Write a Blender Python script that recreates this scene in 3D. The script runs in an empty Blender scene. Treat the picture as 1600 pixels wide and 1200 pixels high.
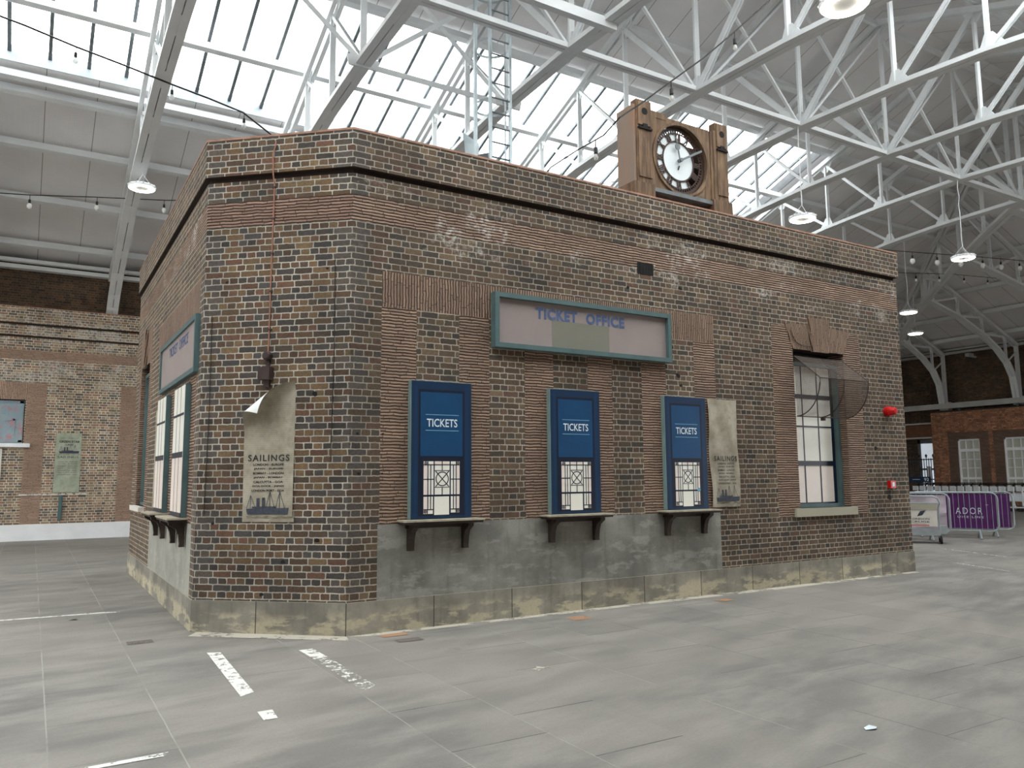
import bpy, math, random
from mathutils import Vector, Matrix
random.seed(7)
sc = bpy.context.scene
COL = sc.collection

# ------------------------------------------------------------ camera
F_PX, PITCH, YAW, ROLL = 1230.7, 0.11760, 0.5452, -0.0074
CAM = Vector((-2.9974, -8.4532, 1.7))
fw = Vector((math.sin(YAW)*math.cos(PITCH), math.cos(YAW)*math.cos(PITCH), math.sin(PITCH)))
rt = Vector((math.cos(YAW), -math.sin(YAW), 0)); up = rt.cross(fw)
rt2 = rt*math.cos(ROLL)+up*math.sin(ROLL); up2 = -rt*math.sin(ROLL)+up*math.cos(ROLL)
cam = bpy.data.cameras.new('camera'); camo = bpy.data.objects.new('camera', cam); COL.objects.link(camo)
M = Matrix((rt2, up2, -fw)).transposed().to_4x4(); M.translation = CAM
camo.matrix_world = M
cam.sensor_width = 36; cam.sensor_fit = 'HORIZONTAL'; cam.lens = F_PX/1600*36
cam.clip_start = .05; cam.clip_end = 300
sc.camera = camo
# ------------------------------------------------------------ world, light, exposure
SKY = 6.2
w = bpy.data.worlds.new('overcast_sky'); sc.world = w; w.use_nodes = True
wn = w.node_tree.nodes; wl = w.node_tree.links
bg = wn['Background']; bg.inputs[1].default_value = SKY
tc = wn.new('ShaderNodeTexCoord'); nz = wn.new('ShaderNodeTexNoise'); nz.inputs['Scale'].default_value = 2.0
rp = wn.new('ShaderNodeValToRGB'); rp.color_ramp.elements[0].color = (.95, .98, 1.0, 1); rp.color_ramp.elements[1].color = (1, 1, .985, 1)
wl.new(tc.outputs['Generated'], nz.inputs['Vector']); wl.new(nz.outputs['Fac'], rp.inputs['Fac']); wl.new(rp.outputs['Color'], bg.inputs['Color'])
vs = sc.view_settings
vs.view_transform = 'Standard'; vs.look = 'None'; vs.gamma = 1; vs.use_curve_mapping = False
vs.exposure = 0.13
sc.cycles.use_denoising = True
sc.cycles.max_bounces = 8; sc.cycles.diffuse_bounces = 5; sc.cycles.transparent_max_bounces = 12
sc.cycles.sample_clamp_indirect = 8

def portal(name, c, x0, x1, y0, y1, zf):
    # sky portal lying in the plane of a roof light, facing down into the hall
    l = bpy.data.lights.new(name, 'AREA'); l.shape = 'RECTANGLE'
    l.cycles.is_portal = True
    a = Vector((x0, y0, zf(y0))); b = Vector((x0, y1, zf(y1)))
    l.size = x1-x0; l.size_y = (b-a).length
    o = bpy.data.objects.new(name, l); COL.objects.link(o)
    X = Vector((1, 0, 0)); Y = (b-a).normalized(); Z = X.cross(Y)
    if Z.z < 0: Y = -Y; Z = -Z
    m = Matrix((X, Y, Z)).transposed().to_4x4(); m.translation = (a+b)/2+Vector(((x1-x0)/2, 0, .02)); o.matrix_world = m

# ------------------------------------------------------------ geometry constants
YR, ZR, MS = 3.43, 13.75, .385       # ridge line, its height, roof slope
X0, BAY = -1.16, 3.4                 # first truss, truss spacing
XH = X0+7*BAY                        # last full truss, where the hip starts
HALF = 15.17
XW0, XSE = -20.0, X0+6*BAY           # west wall, east end of the roof lights
def ztop(d): return ZR-MS*abs(d)
ZB = [(0, 10.05), (2.43, 9.98), (4.4, 9.84), (6.2, 9.62), (8.2, 9.3), (10.3, 8.85), (12.3, 8.15), (13.4, 7.6), (14.2, 7.0), (14.65, 6.35), (14.85, 5.3)]
ZB_EAST = ZB
ZB_HIGH = ZB[:7]+[(13.4, 7.75), (14.3, 7.3), (14.75, 6.98), (14.96, 6.74)]
def zbot(d):
    d = abs(d)
    for (a, za), (b, zb) in zip(ZB, ZB[1:]):
        if d <= b: return za+(zb-za)*(d-a)/(b-a)
    return ZB[-1][1]
portal('sky_portal_north', None, XW0, XSE, YR+4.35, YR+8.1, lambda y: ztop(y-YR)+.75)
portal('sky_portal_south', None, XW0, XSE, YR-10.6, YR-4.35, lambda y: ztop(y-YR)+.75)

def opening_portal(name, c, nrm, w_, h):  # portal for an unseen wall opening, added to bring in daylight
    l = bpy.data.lights.new(name, 'AREA'); l.shape = 'RECTANGLE'; l.cycles.is_portal = True; l.size = w_; l.size_y = h
    o = bpy.data.objects.new(name, l); COL.objects.link(o); Z = -Vector(nrm); Y = Vector((0, 0, 1)); X = Y.cross(Z)
    m = Matrix((X, Y, Z)).transposed().to_4x4(); m.translation = Vector(c); o.matrix_world = m
opening_portal('added_opening_portal_south', (28.5, -11.95, 2.3), (0, 1, 0), 13, 4.6)
opening_portal('added_opening_portal_west', (XW0, 10, 2.6), (1, 0, 0), 15, 5.2)

# ------------------------------------------------------------ materials
def C(r, g, b):
    f = lambda v: (v/255/12.92) if v/255 <= .04045 else ((v/255+.055)/1.055)**2.4
    return (f(r), f(g), f(b), 1)
class NT:
    def __init__(s, name):
        s.mat = bpy.data.materials.new(name); s.mat.use_nodes = True
        s.t = s.mat.node_tree; s.N = s.t.nodes; s.L = s.t.links
        s.p = s.N['Principled BSDF']
    def n(s, ty, **kw):
        o = s.N.new(ty)
        for k, v in kw.items(): setattr(o, k, v)
        return o
    def set(s, sock, v):
        if isinstance(v, bpy.types.NodeSocket): s.L.new(v, sock)
        else: sock.default_value = v
    def m(s, op, a, b=None, c=None):
        o = s.n('ShaderNodeMath', operation=op); s.set(o.inputs[0], a)
        if b is not None: s.set(o.inputs[1], b)
        if c is not None: s.set(o.inputs[2], c)
        return o.outputs[0]
    def mr(s, v, a, b, c=0., d=1., smooth=True):
        o = s.n('ShaderNodeMapRange', interpolation_type='SMOOTHSTEP' if smooth else 'LINEAR')
        s.set(o.inputs[0], v); o.inputs[1].default_value = a; o.inputs[2].default_value = b; o.inputs[3].default_value = c; o.inputs[4].default_value = d
        return o.outputs[0]
    def mix(s, f, a, b, mode='MIX'):
        o = s.n('ShaderNodeMix', data_type='RGBA', blend_type=mode)
        s.set(o.inputs[0], f); s.set(o.inputs[6], a); s.set(o.inputs[7], b)
        return o.outputs[2]
    def noise(s, vec, scale, detail=3, rough=.55):
        o = s.n('ShaderNodeTexNoise'); s.set(o.inputs['Vector'], vec)
        o.inputs['Scale'].default_value = scale; o.inputs['Detail'].default_value = detail; o.inputs['Roughness'].default_value = rough
        return o.outputs['Fac']
    def coord(s, k='Object'): return s.n('ShaderNodeTexCoord').outputs[k]
    def sep(s, v):
        o = s.n('ShaderNodeSeparateXYZ'); s.L.new(v, o.inputs[0]); return o.outputs
    def comb(s, x, y, z=0.):
        o = s.n('ShaderNodeCombineXYZ'); s.set(o.inputs[0], x); s.set(o.inputs[1], y); s.set(o.inputs[2], z); return o.outputs[0]
    def white(s, v):
        o = s.n('ShaderNodeTexWhiteNoise', noise_dimensions='3D'); s.L.new(v, o.inputs[0]); return o.outputs['Value'], o.outputs['Color']
    def ramp(s, f, stops, const=False):
        o = s.n('ShaderNodeValToRGB'); s.set(o.inputs[0], f); r = o.color_ramp
        if const: r.interpolation = 'CONSTANT'
        while len(r.elements) < len(stops): r.elements.new(.5)
        for e, (p, c) in zip(r.elements, stops): e.position = p; e.color = c
        return o.outputs[0]
    def bump(s, h, strength=.5, dist=.01):
        o = s.n('ShaderNodeBump'); o.inputs['Strength'].default_value = strength; o.inputs['Distance'].default_value = dist
        s.L.new(h, o.inputs['Height']); s.L.new(o.outputs[0], s.p.inputs['Normal'])
    def out(s, col=None, rough=.8, metal=0.):
        if col is not None: s.set(s.p.inputs['Base Color'], col)
        s.set(s.p.inputs['Roughness'], rough); s.p.inputs['Metallic'].default_value = metal
        return s.mat

def plain(name, c, rough=.6, metal=0., var=.12, scale=6., bump=0.):
    t = NT(name); co = t.coord()
    n = t.noise(co, scale, 4)
    k = t.mr(n, .3, .7, 1-var, 1+var, False)
    o = t.n('ShaderNodeVectorMath', operation='SCALE'); o.inputs[0].default_value = c[:3]; t.L.new(k, o.inputs['Scale'])
    if bump: t.bump(t.noise(co, scale*12, 3), bump, .004)
    return t.out(o.outputs[0], rough, metal)

def sat(c, k, l=1.):
    g = (c[0]+c[1]+c[2])/3; return tuple(max(0., (g+(v-g)*k)*l) for v in c[:3])+(1,)
def brick(name, pal, mortar, mw=.0065, quoins=False, tint=1., eff=0., soot=.35, effz=None, bl=.84, et=.52):
    pal = [(p, sat(c, 1.16, bl)) for p, c in pal]
    t = NT(name); uv = t.sep(t.coord('UV'))
    base = t.coord('UV')
    wob = t.noise(base, 12., 4, .65)
    wob2 = t.noise(t.comb(uv[1], uv[0]), 14., 4, .65)
    u = t.m('ADD', uv[0], t.m('MULTIPLY', t.m('SUBTRACT', wob, .5), .03))
    v = t.m('ADD', uv[1], t.m('MULTIPLY', t.m('SUBTRACT', wob2, .5), .02))
    H = .075
    row = t.m('FLOOR', t.m('DIVIDE', v, H)); par = t.m('FLOORED_MODULO', row, 2.)
    wd = t.m('SUBTRACT', .225, t.m('MULTIPLY', par, .1125))
    jit = t.m('MULTIPLY', t.white(t.comb(row, 3., 1.))[0], .03)
    uu = t.m('ADD', t.m('DIVIDE', t.m('ADD', u, jit), wd), t.m('MULTIPLY', par, .5))
    col = t.m('FLOOR', uu)
    fu = t.m('MULTIPLY', t.m('FRACT', uu), wd); fv = t.m('SUBTRACT', v, t.m('MULTIPLY', row, H))
    du = t.m('MINIMUM', fu, t.m('SUBTRACT', wd, fu)); dv = t.m('MINIMUM', fv, t.m('SUBTRACT', H, fv))
    rr = .016; qa = t.m('MAXIMUM', t.m('SUBTRACT', rr, du), 0.); qb = t.m('MAXIMUM', t.m('SUBTRACT', rr, dv), 0.)
    e = t.m('SUBTRACT', rr, t.m('SQRT', t.m('ADD', t.m('MULTIPLY', qa, qa), t.m('MULTIPLY', qb, qb))))
    # rounded arrises
    mask = t.mr(e, mw*.75, mw*1.45)
    r1, rc = t.white(t.comb(col, row, 5.)); r2, _ = t.white(t.comb(col, row, 17.))
    bc = t.ramp(r1, pal, True)
    if quoins:
        uc = t.m('MULTIPLY', t.m('ADD', col, t.m('SUBTRACT', .5, t.m('MULTIPLY', par, .5))), wd)
        q = t.m('MINIMUM', t.m('ABSOLUTE', uc), t.m('ABSOLUTE', t.m('ADD', uc, 1.837)))
        qm = t.m('MULTIPLY', t.m('LESS_THAN', q, .2), t.m('GREATER_THAN', r2, .3))
        bc = t.mix(t.m('MULTIPLY', qm, .8), bc, C(86, 81, 78))
    fine = t.noise(t.comb(uv[0], uv[1], r1), 42., 4, .65)
    k = t.m('MULTIPLY', t.mr(fine, .3, .7, .72, 1.25, False), t.mr(r2, 0, 1, .78, 1.2, False))
    o = t.n('ShaderNodeVectorMath', operation='SCALE'); t.L.new(bc, o.inputs[0]); t.L.new(k, o.inputs['Scale'])
    mc = t.mix(t.mr(t.noise(base, 3.5, 3), .35, .65), mortar, tuple(x*.72 for x in mortar[:3])+(1,))
    c = t.mix(mask, mc, o.outputs[0])
    big = t.noise(base, .55, 5, .6)
    s = t.mr(big, .38, .66, 1., 1-soot, False)
    med = t.mr(t.noise(t.comb(uv[0], uv[1], 9.), 2.2, 4), .3, .7, .82, 1.14, False)
    o2 = t.n('ShaderNodeVectorMath', operation='SCALE'); t.L.new(c, o2.inputs[0]); t.L.new(t.m('MULTIPLY', t.m('MULTIPLY', s, med), tint), o2.inputs['Scale'])
    c = o2.outputs[0]
    if eff:
        en = t.noise(t.comb(t.m('MULTIPLY', uv[0], .8), t.m('MULTIPLY', uv[1], 1.1), 3.), 1.6, 6, .72)
        e2 = t.noise(t.comb(uv[0], uv[1], 8.), 14., 5, .75)
        em = t.m('MULTIPLY', t.m('MULTIPLY', t.mr(en, et, et+.16), t.mr(e2, .42, .6)), eff)
        if effz: em = t.m('MULTIPLY', em, t.m('MULTIPLY', t.mr(uv[1], effz[0], effz[0]+.2), t.mr(uv[1], effz[1], effz[1]-.2)))
        c = t.mix(em, c, C(205, 200, 192))
    t.bump(t.m('ADD', mask, t.m('MULTIPLY', fine, .5)), .75, .008)
    return t.out(c, .9)

def tiles(name, vertical=False, c1=C(160, 131, 112), c2=C(126, 100, 85), eff=0., tint=1.):
    t = NT(name); uv = t.sep(t.coord('UV')); a, b = (uv[1], uv[0]) if vertical else (uv[0], uv[1])
    base = t.coord('UV')
    a = t.m('ADD', a, t.m('MULTIPLY', t.noise(base, 6.), .02))
    b = t.m('ADD', b, t.m('MULTIPLY', t.m('SUBTRACT', t.noise(t.comb(uv[1], uv[0]), 7., 4), .5), .03))
    H = .037
    row = t.m('FLOOR', t.m('DIVIDE', b, H)); off = t.white(t.comb(row, 1., 2.))[0]
    L = .27
    uu = t.m('ADD', t.m('DIVIDE', a, L), off); col = t.m('FLOOR', uu)
    fb = t.m('DIVIDE', t.m('SUBTRACT', b, t.m('MULTIPLY', row, H)), H)
    fa = t.m('MULTIPLY', t.m('FRACT', uu), L)
    # proud tile edge over a recessed joint
    prof = t.m('MULTIPLY', t.mr(fb, .08, .42), t.mr(fb, 1., .74))
    ends = t.mr(t.m('MINIMUM', fa, t.m('SUBTRACT', L, fa)), 0., .006)
    mask = t.m('MULTIPLY', prof, ends)
    r1, _ = t.white(t.comb(col, row, 5.))
    tc_ = t.mix(r1, c1, c2)
    fine = t.noise(base, 60., 3)
    tc_ = t.mix(t.m('MULTIPLY', fine, .3), tc_, C(184, 162, 142))
    c = t.mix(mask, C(72, 60, 52), tc_)
    big = t.mr(t.noise(base, .9, 4), .3, .7, 1.12*tint, .82*tint, False)
    o2 = t.n('ShaderNodeVectorMath', operation='SCALE'); t.L.new(c, o2.inputs[0]); t.L.new(big, o2.inputs['Scale']); c = o2.outputs[0]
    if eff:
        en = t.noise(t.comb(t.m('MULTIPLY', uv[0], .8), t.m('MULTIPLY', uv[1], 1.1), 3.), 1.6, 6, .72)
        e2 = t.noise(t.comb(uv[0], uv[1], 8.), 14., 5, .75)
        c = t.mix(t.m('MULTIPLY', t.m('MULTIPLY', t.m('MULTIPLY', t.mr(en, .52, .66), t.mr(e2, .42, .6)), t.mr(uv[1], 4.2, 4.5)), eff), c, C(212, 207, 200))
    t.bump(t.m('ADD', mask, t.m('MULTIPLY', fine, .3)), 1., .016)
    return t.out(c, .85)

def concrete(name, c1, c2, light, lightamt=.6, joints=0., low=False):
    t = NT(name); uvv = t.coord('UV'); uv = t.sep(uvv)
    n1 = t.noise(uvv, 1.3, 6, .62)
    st = t.noise(t.comb(t.m('MULTIPLY', uv[0], 5.), t.m('MULTIPLY', uv[1], .6)), 2., 4)
    c = t.mix(t.mr(n1, .35, .65), c1, c2)
    c = t.mix(t.m('MULTIPLY', t.mr(st, .5, .75), .45), c, tuple(x*.55 for x in c2[:3])+(1,))
    if lightamt:
        n2 = t.noise(t.comb(t.m('MULTIPLY', uv[0], 1.2), t.m('MULTIPLY', uv[1], 3.), 4.), 1.5, 7, .66)
        f2 = t.mr(n2, .46, .54) if low else t.mr(n2, .52, .6)
        if low: f2 = t.m('MULTIPLY', f2, t.mr(t.m('ADD', uv[1], t.m('MULTIPLY', n1, .3)), .42, .3))
        c = t.mix(t.m('MULTIPLY', f2, lightamt), c, light)
    f = t.noise(uvv, 30., 4)
    c = t.mix(t.mr(f, .3, .7, .0, .3, False), c, tuple(x*.6 for x in c1[:3])+(1,))
    if joints:
        j = t.m('FRACT', t.m('DIVIDE', uv[0], joints)); j = t.m('MINIMUM', j, t.m('SUBTRACT', 1., j))
        c = t.mix(t.mr(j, .003, .008), C(70, 66, 56), c)
        blk, _ = t.white(t.comb(t.m('FLOOR', t.m('DIVIDE', uv[0], joints)), 2., 2.))
        o2 = t.n('ShaderNodeVectorMath', operation='SCALE'); t.L.new(c, o2.inputs[0]); t.L.new(t.mr(blk, 0, 1, .82, 1.15, False), o2.inputs['Scale']); c = o2.outputs[0]
    t.bump(f, .25, .006)
    return t.out(c, .9)

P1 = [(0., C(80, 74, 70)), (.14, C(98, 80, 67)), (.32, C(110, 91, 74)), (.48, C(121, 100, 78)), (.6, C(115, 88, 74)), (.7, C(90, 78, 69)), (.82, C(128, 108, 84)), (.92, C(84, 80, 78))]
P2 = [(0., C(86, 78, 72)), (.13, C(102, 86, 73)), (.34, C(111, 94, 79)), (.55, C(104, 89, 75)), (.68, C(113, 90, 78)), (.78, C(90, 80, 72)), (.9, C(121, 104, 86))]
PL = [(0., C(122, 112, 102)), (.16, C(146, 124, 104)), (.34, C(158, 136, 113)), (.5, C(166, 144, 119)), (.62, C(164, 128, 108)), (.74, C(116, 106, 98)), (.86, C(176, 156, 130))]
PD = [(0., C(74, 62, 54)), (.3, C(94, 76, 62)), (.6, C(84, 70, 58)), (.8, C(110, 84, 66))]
PR = [(0., C(132, 98, 82)), (.3, C(154, 112, 90)), (.6, C(146, 108, 88)), (.8, C(168, 124, 100))]
MT = {}
MT['brick_chamfer'] = brick('brick_chamfer', P1, C(196, 191, 179), mw=.0058, quoins=True, soot=.3)
MT['brick_front'] = brick('brick_front', P2, C(184, 175, 160), mw=.0058, quoins=True, soot=.34, eff=.85, effz=(4.3, 5.3), tint=.95)
MT['brick_left'] = brick('brick_left', P2, C(184, 172, 152), quoins=True, soot=.15)
MT['brick_low'] = brick('brick_low', PL, C(232, 224, 208), mw=.0075, soot=.2, eff=.85, effz=(4.2, 7.6), bl=.93, et=.44)
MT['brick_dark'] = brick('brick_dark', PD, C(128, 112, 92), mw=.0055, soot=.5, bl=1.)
MT['brick_red'] = brick('brick_red', PR, C(96, 76, 62), mw=.005, soot=.2, bl=1.22)
MT['tile_h'] = tiles('tile_creasing', eff=.9, tint=1.16)
MT['tile_hc'] = tiles('tile_creasing_chamfer', c1=C(164, 130, 114), c2=C(130, 98, 86))
MT['tile_v'] = tiles('tile_soldier_course', True, tint=1.12)
MT['tile_low'] = tiles('tile_creasing_pink', c1=C(226, 190, 168), c2=C(206, 168, 146), eff=.5, tint=1.)
MT['tile_lowv'] = tiles('tile_soldier_pink', True, c1=C(226, 190, 168), c2=C(208, 172, 150))
MT['tile_dark'] = tiles('tile_red_dark', c1=C(136, 106, 88), c2=C(112, 88, 74))
MT['groove'] = plain('groove_painted_shadow', C(52, 40, 34), .9)  # shade under oversails and lintels put into a dark brick colour
MT['coping'] = plain('coping_tile', C(166, 128, 110), .85, var=.3, scale=9)
MT['dado'] = concrete('dado_render', C(152, 151, 144), C(112, 112, 106), C(178, 177, 170), .45)
MT['dado_l'] = concrete('dado_render_left', C(172, 172, 162), C(150, 150, 142), C(190, 190, 180), .3)
MT['plinth'] = concrete('plinth_concrete', C(158, 153, 141), C(118, 115, 106), C(198, 188, 160), .75, joints=1.05, low=True)
MT['sill'] = concrete('stone_sill', C(190, 186, 168), C(160, 156, 138), C(205, 200, 180), .5)
MT['white'] = plain('white_paint', C(240, 242, 244), .6, var=.05, scale=2)
MT['steel'] = plain('white_painted_steel', C(224, 227, 228), .5, var=.06, scale=1.5)
MT['steel2'] = plain('old_white_painted_steel', C(186, 186, 182), .6, var=.15, scale=1.5)
MT['galv'] = plain('galvanised_steel', C(176, 186, 190), .42, .5, var=.12, scale=5)
MT['trolley'] = plain('pale_trolley_metal', C(226, 234, 240), .4, .15, var=.08, scale=5)
MT['flashing_shade'] = plain('flashing_painted_shade', C(92, 95, 98), .6, .0, var=.2, scale=4)  # kerb flashing with its shade painted in as a darker grey
MT['galv_d'] = plain('galvanised_steel_dark', C(110, 116, 120), .5, .3, var=.2, scale=6)
MT['teal'] = plain('teal_paint', C(82, 106, 108), .5, var=.14, scale=5)
MT['teal_l'] = plain('pale_teal_paint', C(122, 146, 144), .55, var=.12, scale=5)
MT['navy'] = plain('navy_print', C(18, 48, 80), .38, var=.1, scale=3)
MT['navy_d'] = plain('dark_navy_print', C(16, 28, 50), .4, var=.05)
MT['navy_m'] = plain('mid_navy_print', C(18, 54, 90), .38, var=.08, scale=3)
MT['blue'] = plain('blue_print', C(18, 70, 112), .35, var=.14, scale=2.5)
MT['ltblue'] = plain('pale_blue_print', C(120, 170, 200), .5, var=.03)
MT['print'] = plain('white_print', C(225, 238, 245), .5, var=.02)
MT['leaf_y'] = plain('pale_glass_print', C(248, 247, 238), .35, var=.04, scale=2)
MT['leaf_p'] = plain('pink_glass_print', C(244, 232, 224), .35, var=.04, scale=2)
MT['mauve'] = plain('faded_mauve_board', C(152, 140, 138), .6, var=.06, scale=2)
MT['sage'] = plain('grey_green_patch', C(126, 125, 114), .6, var=.05, scale=3)
MT['signblue'] = plain('worn_blue_letter', C(76, 98, 140), .6, var=.25, scale=30)
MT['wood'] = plain('dark_shelf_wood', C(52, 40, 33), .6, var=.3, scale=8)
MT['woodtop'] = plain('worn_shelf_top', C(168, 160, 142), .7, var=.25, scale=12)
MT['black'] = plain('black_metal', C(24, 24, 26), .5)
MT['dark'] = plain('dark_void', C(18, 17, 17), .9)
MT['iron'] = plain('brown_iron', C(58, 42, 40), .6, var=.2)
MT['copper'] = plain('copper_cable', C(158, 112, 94), .5, .2, var=.15)
MT['red'] = plain('red_plastic', C(200, 24, 26), .35, var=.03)
MT['rubber'] = plain('rubber', C(30, 30, 30), .8)
MT['purple'] = plain('purple_vinyl', C(84, 24, 96), .45, var=.18, scale=3)
MT['lilac'] = plain('grey_vinyl', C(190, 178, 188), .5, var=.1, scale=3)
MT['kraft'] = plain('pale_board', C(222, 218, 211), .6, var=.06)
MT['ink'] = plain('faded_ink', C(48, 50, 50), .8, var=.3, scale=40)
MT['inkblue'] = plain('faded_blue_ink', C(62, 68, 80), .8, var=.35, scale=30)
MT['inkwash'] = plain('ink_wash', C(120, 118, 102), .8, var=.3, scale=40)
MT['term'] = plain('brown_timber_panel', C(108, 72, 48), .6, var=.2, scale=4)
def paper(name, c, d):
    t = NT(name); co = t.coord(); n = t.noise(co, 3., 6, .6); n2 = t.noise(co, 14., 4)
    wv = t.n('ShaderNodeTexWave', wave_type='BANDS', bands_direction='Z'); t.L.new(co, wv.inputs[0]); wv.inputs['Scale'].default_value = 13; wv.inputs['Distortion'].default_value = .6
    c_ = t.mix(t.mr(n, .38, .66), c, d); c_ = t.mix(t.mr(n2, .45, .8, 0, .35), c_, tuple(x*.6 for x in d[:3])+(1,))
    c_ = t.mix(t.m('MULTIPLY', t.mr(wv.outputs['Fac'], .8, 1.), .22), c_, tuple(x*.6 for x in d[:3])+(1,))
    t.bump(n2, .2, .004); return t.out(c_, .8)
MT['poster'] = paper('aged_poster_paper', C(182, 175, 159), C(150, 142, 125))
MT['poster_g'] = paper('green_poster_paper', C(178, 184, 164), C(150, 157, 136))
def woodgrain(name, c1, c2, c3):
    t = NT(name); co = t.sep(t.coord()); v = t.comb(t.m('MULTIPLY', co[0], 9.), t.m('MULTIPLY', co[1], 9.), t.m('MULTIPLY', co[2], .9))
    n = t.noise(v, 2.2, 6, .65); c = t.mix(t.mr(n, .35, .62), c1, c2)
    n2 = t.noise(t.comb(t.m('MULTIPLY', co[0], 3.), co[1], t.m('MULTIPLY', co[2], .8)), 2., 5)
    c = t.mix(t.m('MULTIPLY', t.mr(n2, .52, .7), .6), c, c3)
    t.bump(n, .4, .006); return t.out(c, .8)
MT['clockwood'] = woodgrain('weathered_timber', C(126, 100, 76), C(92, 72, 56), C(150, 124, 98))
MT['clockside'] = woodgrain('weathered_pink_timber', C(158, 126, 104), C(142, 130, 120), C(164, 116, 90))
MT['clockring'] = plain('brown_clock_metal', C(62, 42, 34), .6, var=.2)
MT['clockglass'] = plain('opal_glass', C(226, 234, 238), .3, var=.03)

def soffit():
    t = NT('roof_soffit_panel'); co = t.coord('UV'); s = t.sep(co)
    j = t.m('FRACT', t.m('DIVIDE', s[0], 1.07)); j = t.m('MINIMUM', j, t.m('SUBTRACT', 1., j))
    rib = t.m('FRACT', t.m('DIVIDE', s[0], .107)); rb = t.mr(t.m('ABSOLUTE', t.m('SUBTRACT', rib, .5)), .3, .5)
    n = t.mr(t.noise(co, .5, 4), .3, .7, .92, 1.08, False)
    o = t.n('ShaderNodeVectorMath', operation='SCALE'); o.inputs[0].default_value = C(232, 230, 230)[:3]; t.L.new(n, o.inputs['Scale'])
    c = t.mix(t.mr(j, .004, .012), C(140, 140, 138), o.outputs[0])
    t.bump(t.m('ADD', rb, t.mr(j, .004, .012)), .15, .006)
    return t.out(c, .6)
MT['soffit'] = soffit()

def floor_mat():
    t = NT('stone_floor'); co = t.coord(); s = t.sep(co)
    W = .717
    x = t.m('ADD', s[0], t.m('MULTIPLY', t.m('SUBTRACT', t.noise(co, 2.5), .5), .01))
    cx = t.m('DIVIDE', t.m('SUBTRACT', x, .048), W); ci = t.m('FLOOR', cx); fx = t.m('MULTIPLY', t.m('FRACT', cx), W)
    r, _ = t.white(t.comb(ci, 4., 4.))
    Ly = .98
    cy = t.m('ADD', t.m('DIVIDE', s[1], Ly), r); cj = t.m('FLOOR', cy); fy = t.m('MULTIPLY', t.m('FRACT', cy), Ly)
    dx = t.m('MINIMUM', fx, t.m('SUBTRACT', W, fx)); dy = t.m('MINIMUM', fy, t.m('SUBTRACT', Ly, fy))
    r2, _ = t.white(t.comb(ci, cj, 9.)); r3, _ = t.white(t.comb(ci, 8., 8.)); r4, _ = t.white(t.comb(ci, cj, 21.))
    # brush marks run along X, stretched noise
    st = t.noise(t.comb(t.m('ADD', t.m('MULTIPLY', s[0], .55), t.m('MULTIPLY', s[1], .25)), t.m('SUBTRACT', t.m('MULTIPLY', s[1], 1.7), t.m('MULTIPLY', s[0], .35))), 1.5, 8, .66)
    c = t.mix(t.mr(st, .36, .66), C(116, 114, 111), C(146, 143, 137))
    big = t.noise(co, .22, 4); c = t.mix(t.mr(big, .4, .65, 0, .6), c, C(152, 148, 140))
    fine = t.noise(co, 45., 4, .7); o = t.n('ShaderNodeVectorMath', operation='SCALE'); t.L.new(c, o.inputs[0])
    t.L.new(t.m('MULTIPLY', t.mr(fine, .25, .75, .9, 1.1, False), t.mr(r2, 0, 1, .95, 1.05, False)), o.inputs['Scale']); c = o.outputs[0]
    # long joints: pale to the west, dark to the east
    jn = t.mr(t.noise(co, 1.3, 5), .42, .56)
    jx = t.m('MULTIPLY', t.mr(dx, .008, .002), t.m('ADD', .08, t.m('MULTIPLY', jn, .6)))
    jx = t.m('MULTIPLY', jx, t.m('LESS_THAN', t.white(t.comb(t.m('FLOOR', t.m('ADD', cx, .5)), 31., 1.))[0], .8))
    jc = t.mix(t.mr(t.m('ADD', s[0], t.m('MULTIPLY', s[1], -.2)), 2.2, 3.2), C(170, 168, 161), C(80, 79, 76))
    c = t.mix(jx, c, jc)
    jy = t.m('MULTIPLY', t.mr(dy, .007, .0025), t.m('MULTIPLY', t.m('LESS_THAN', r4, .55), t.mr(jn, 0, 1, .55, 1.)))
    c = t.mix(jy, c, C(74, 74, 72))
    # scuffs
    sc_ = t.noise(t.comb(s[0], s[1], 5.), 1.1, 8, .7); c = t.mix(t.m('MULTIPLY', t.mr(sc_, .6, .72), .5), c, C(108, 107, 104))
    sp = t.noise(t.comb(s[0], s[1], 2.), 26., 3, .7); c = t.mix(t.m('MULTIPLY', t.mr(sp, .74, .78), .6), c, C(216, 214, 206))
    # pale dust against the kiosk foot
    t.bump(t.m('SUBTRACT', t.m('MULTIPLY', fine, .3), t.m('MAXIMUM', jx, jy)), .3, .006)
    return t.out(c, t.mr(st, .3, .7, .5, .68, False))
MT['floor'] = floor_mat()
def worn(name, c, thr=.5, scale=9.):
    t = NT(name); co = t.coord(); n = t.noise(co, scale, 6, .75)
    a = t.mr(n, thr-.03, thr+.03)
    t.set(t.p.inputs['Alpha'], a); return t.out(c, .7)
MT['paint'] = worn('worn_white_floor_paint', C(232, 232, 226), .43)
MT['paint2'] = worn('very_worn_floor_paint', C(226, 226, 220), .53, 14.)
MT['dust'] = worn('pale_dust', C(196, 190, 176), .46, 3.)
MT['patch_r'] = worn('orange_floor_patch', C(176, 136, 108), .40, 5.)
MT['patch_d'] = worn('dark_floor_patch', C(112, 104, 98), .40, 5.)
def glass_roof():
    t = NT('roof_glass'); N = t.N
    tr = t.n('ShaderNodeBsdfTransparent'); tr.inputs[0].default_value = (.93, .95, .95, 1)
    gl = t.n('ShaderNodeBsdfGlossy'); gl.inputs['Roughness'].default_value = .05
    mx = t.n('ShaderNodeMixShader'); mx.inputs[0].default_value = .05
    t.L.new(tr.outputs[0], mx.inputs[1]); t.L.new(gl.outputs[0], mx.inputs[2]); t.L.new(mx.outputs[0], N['Material Output'].inputs[0]); return t.mat
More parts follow.
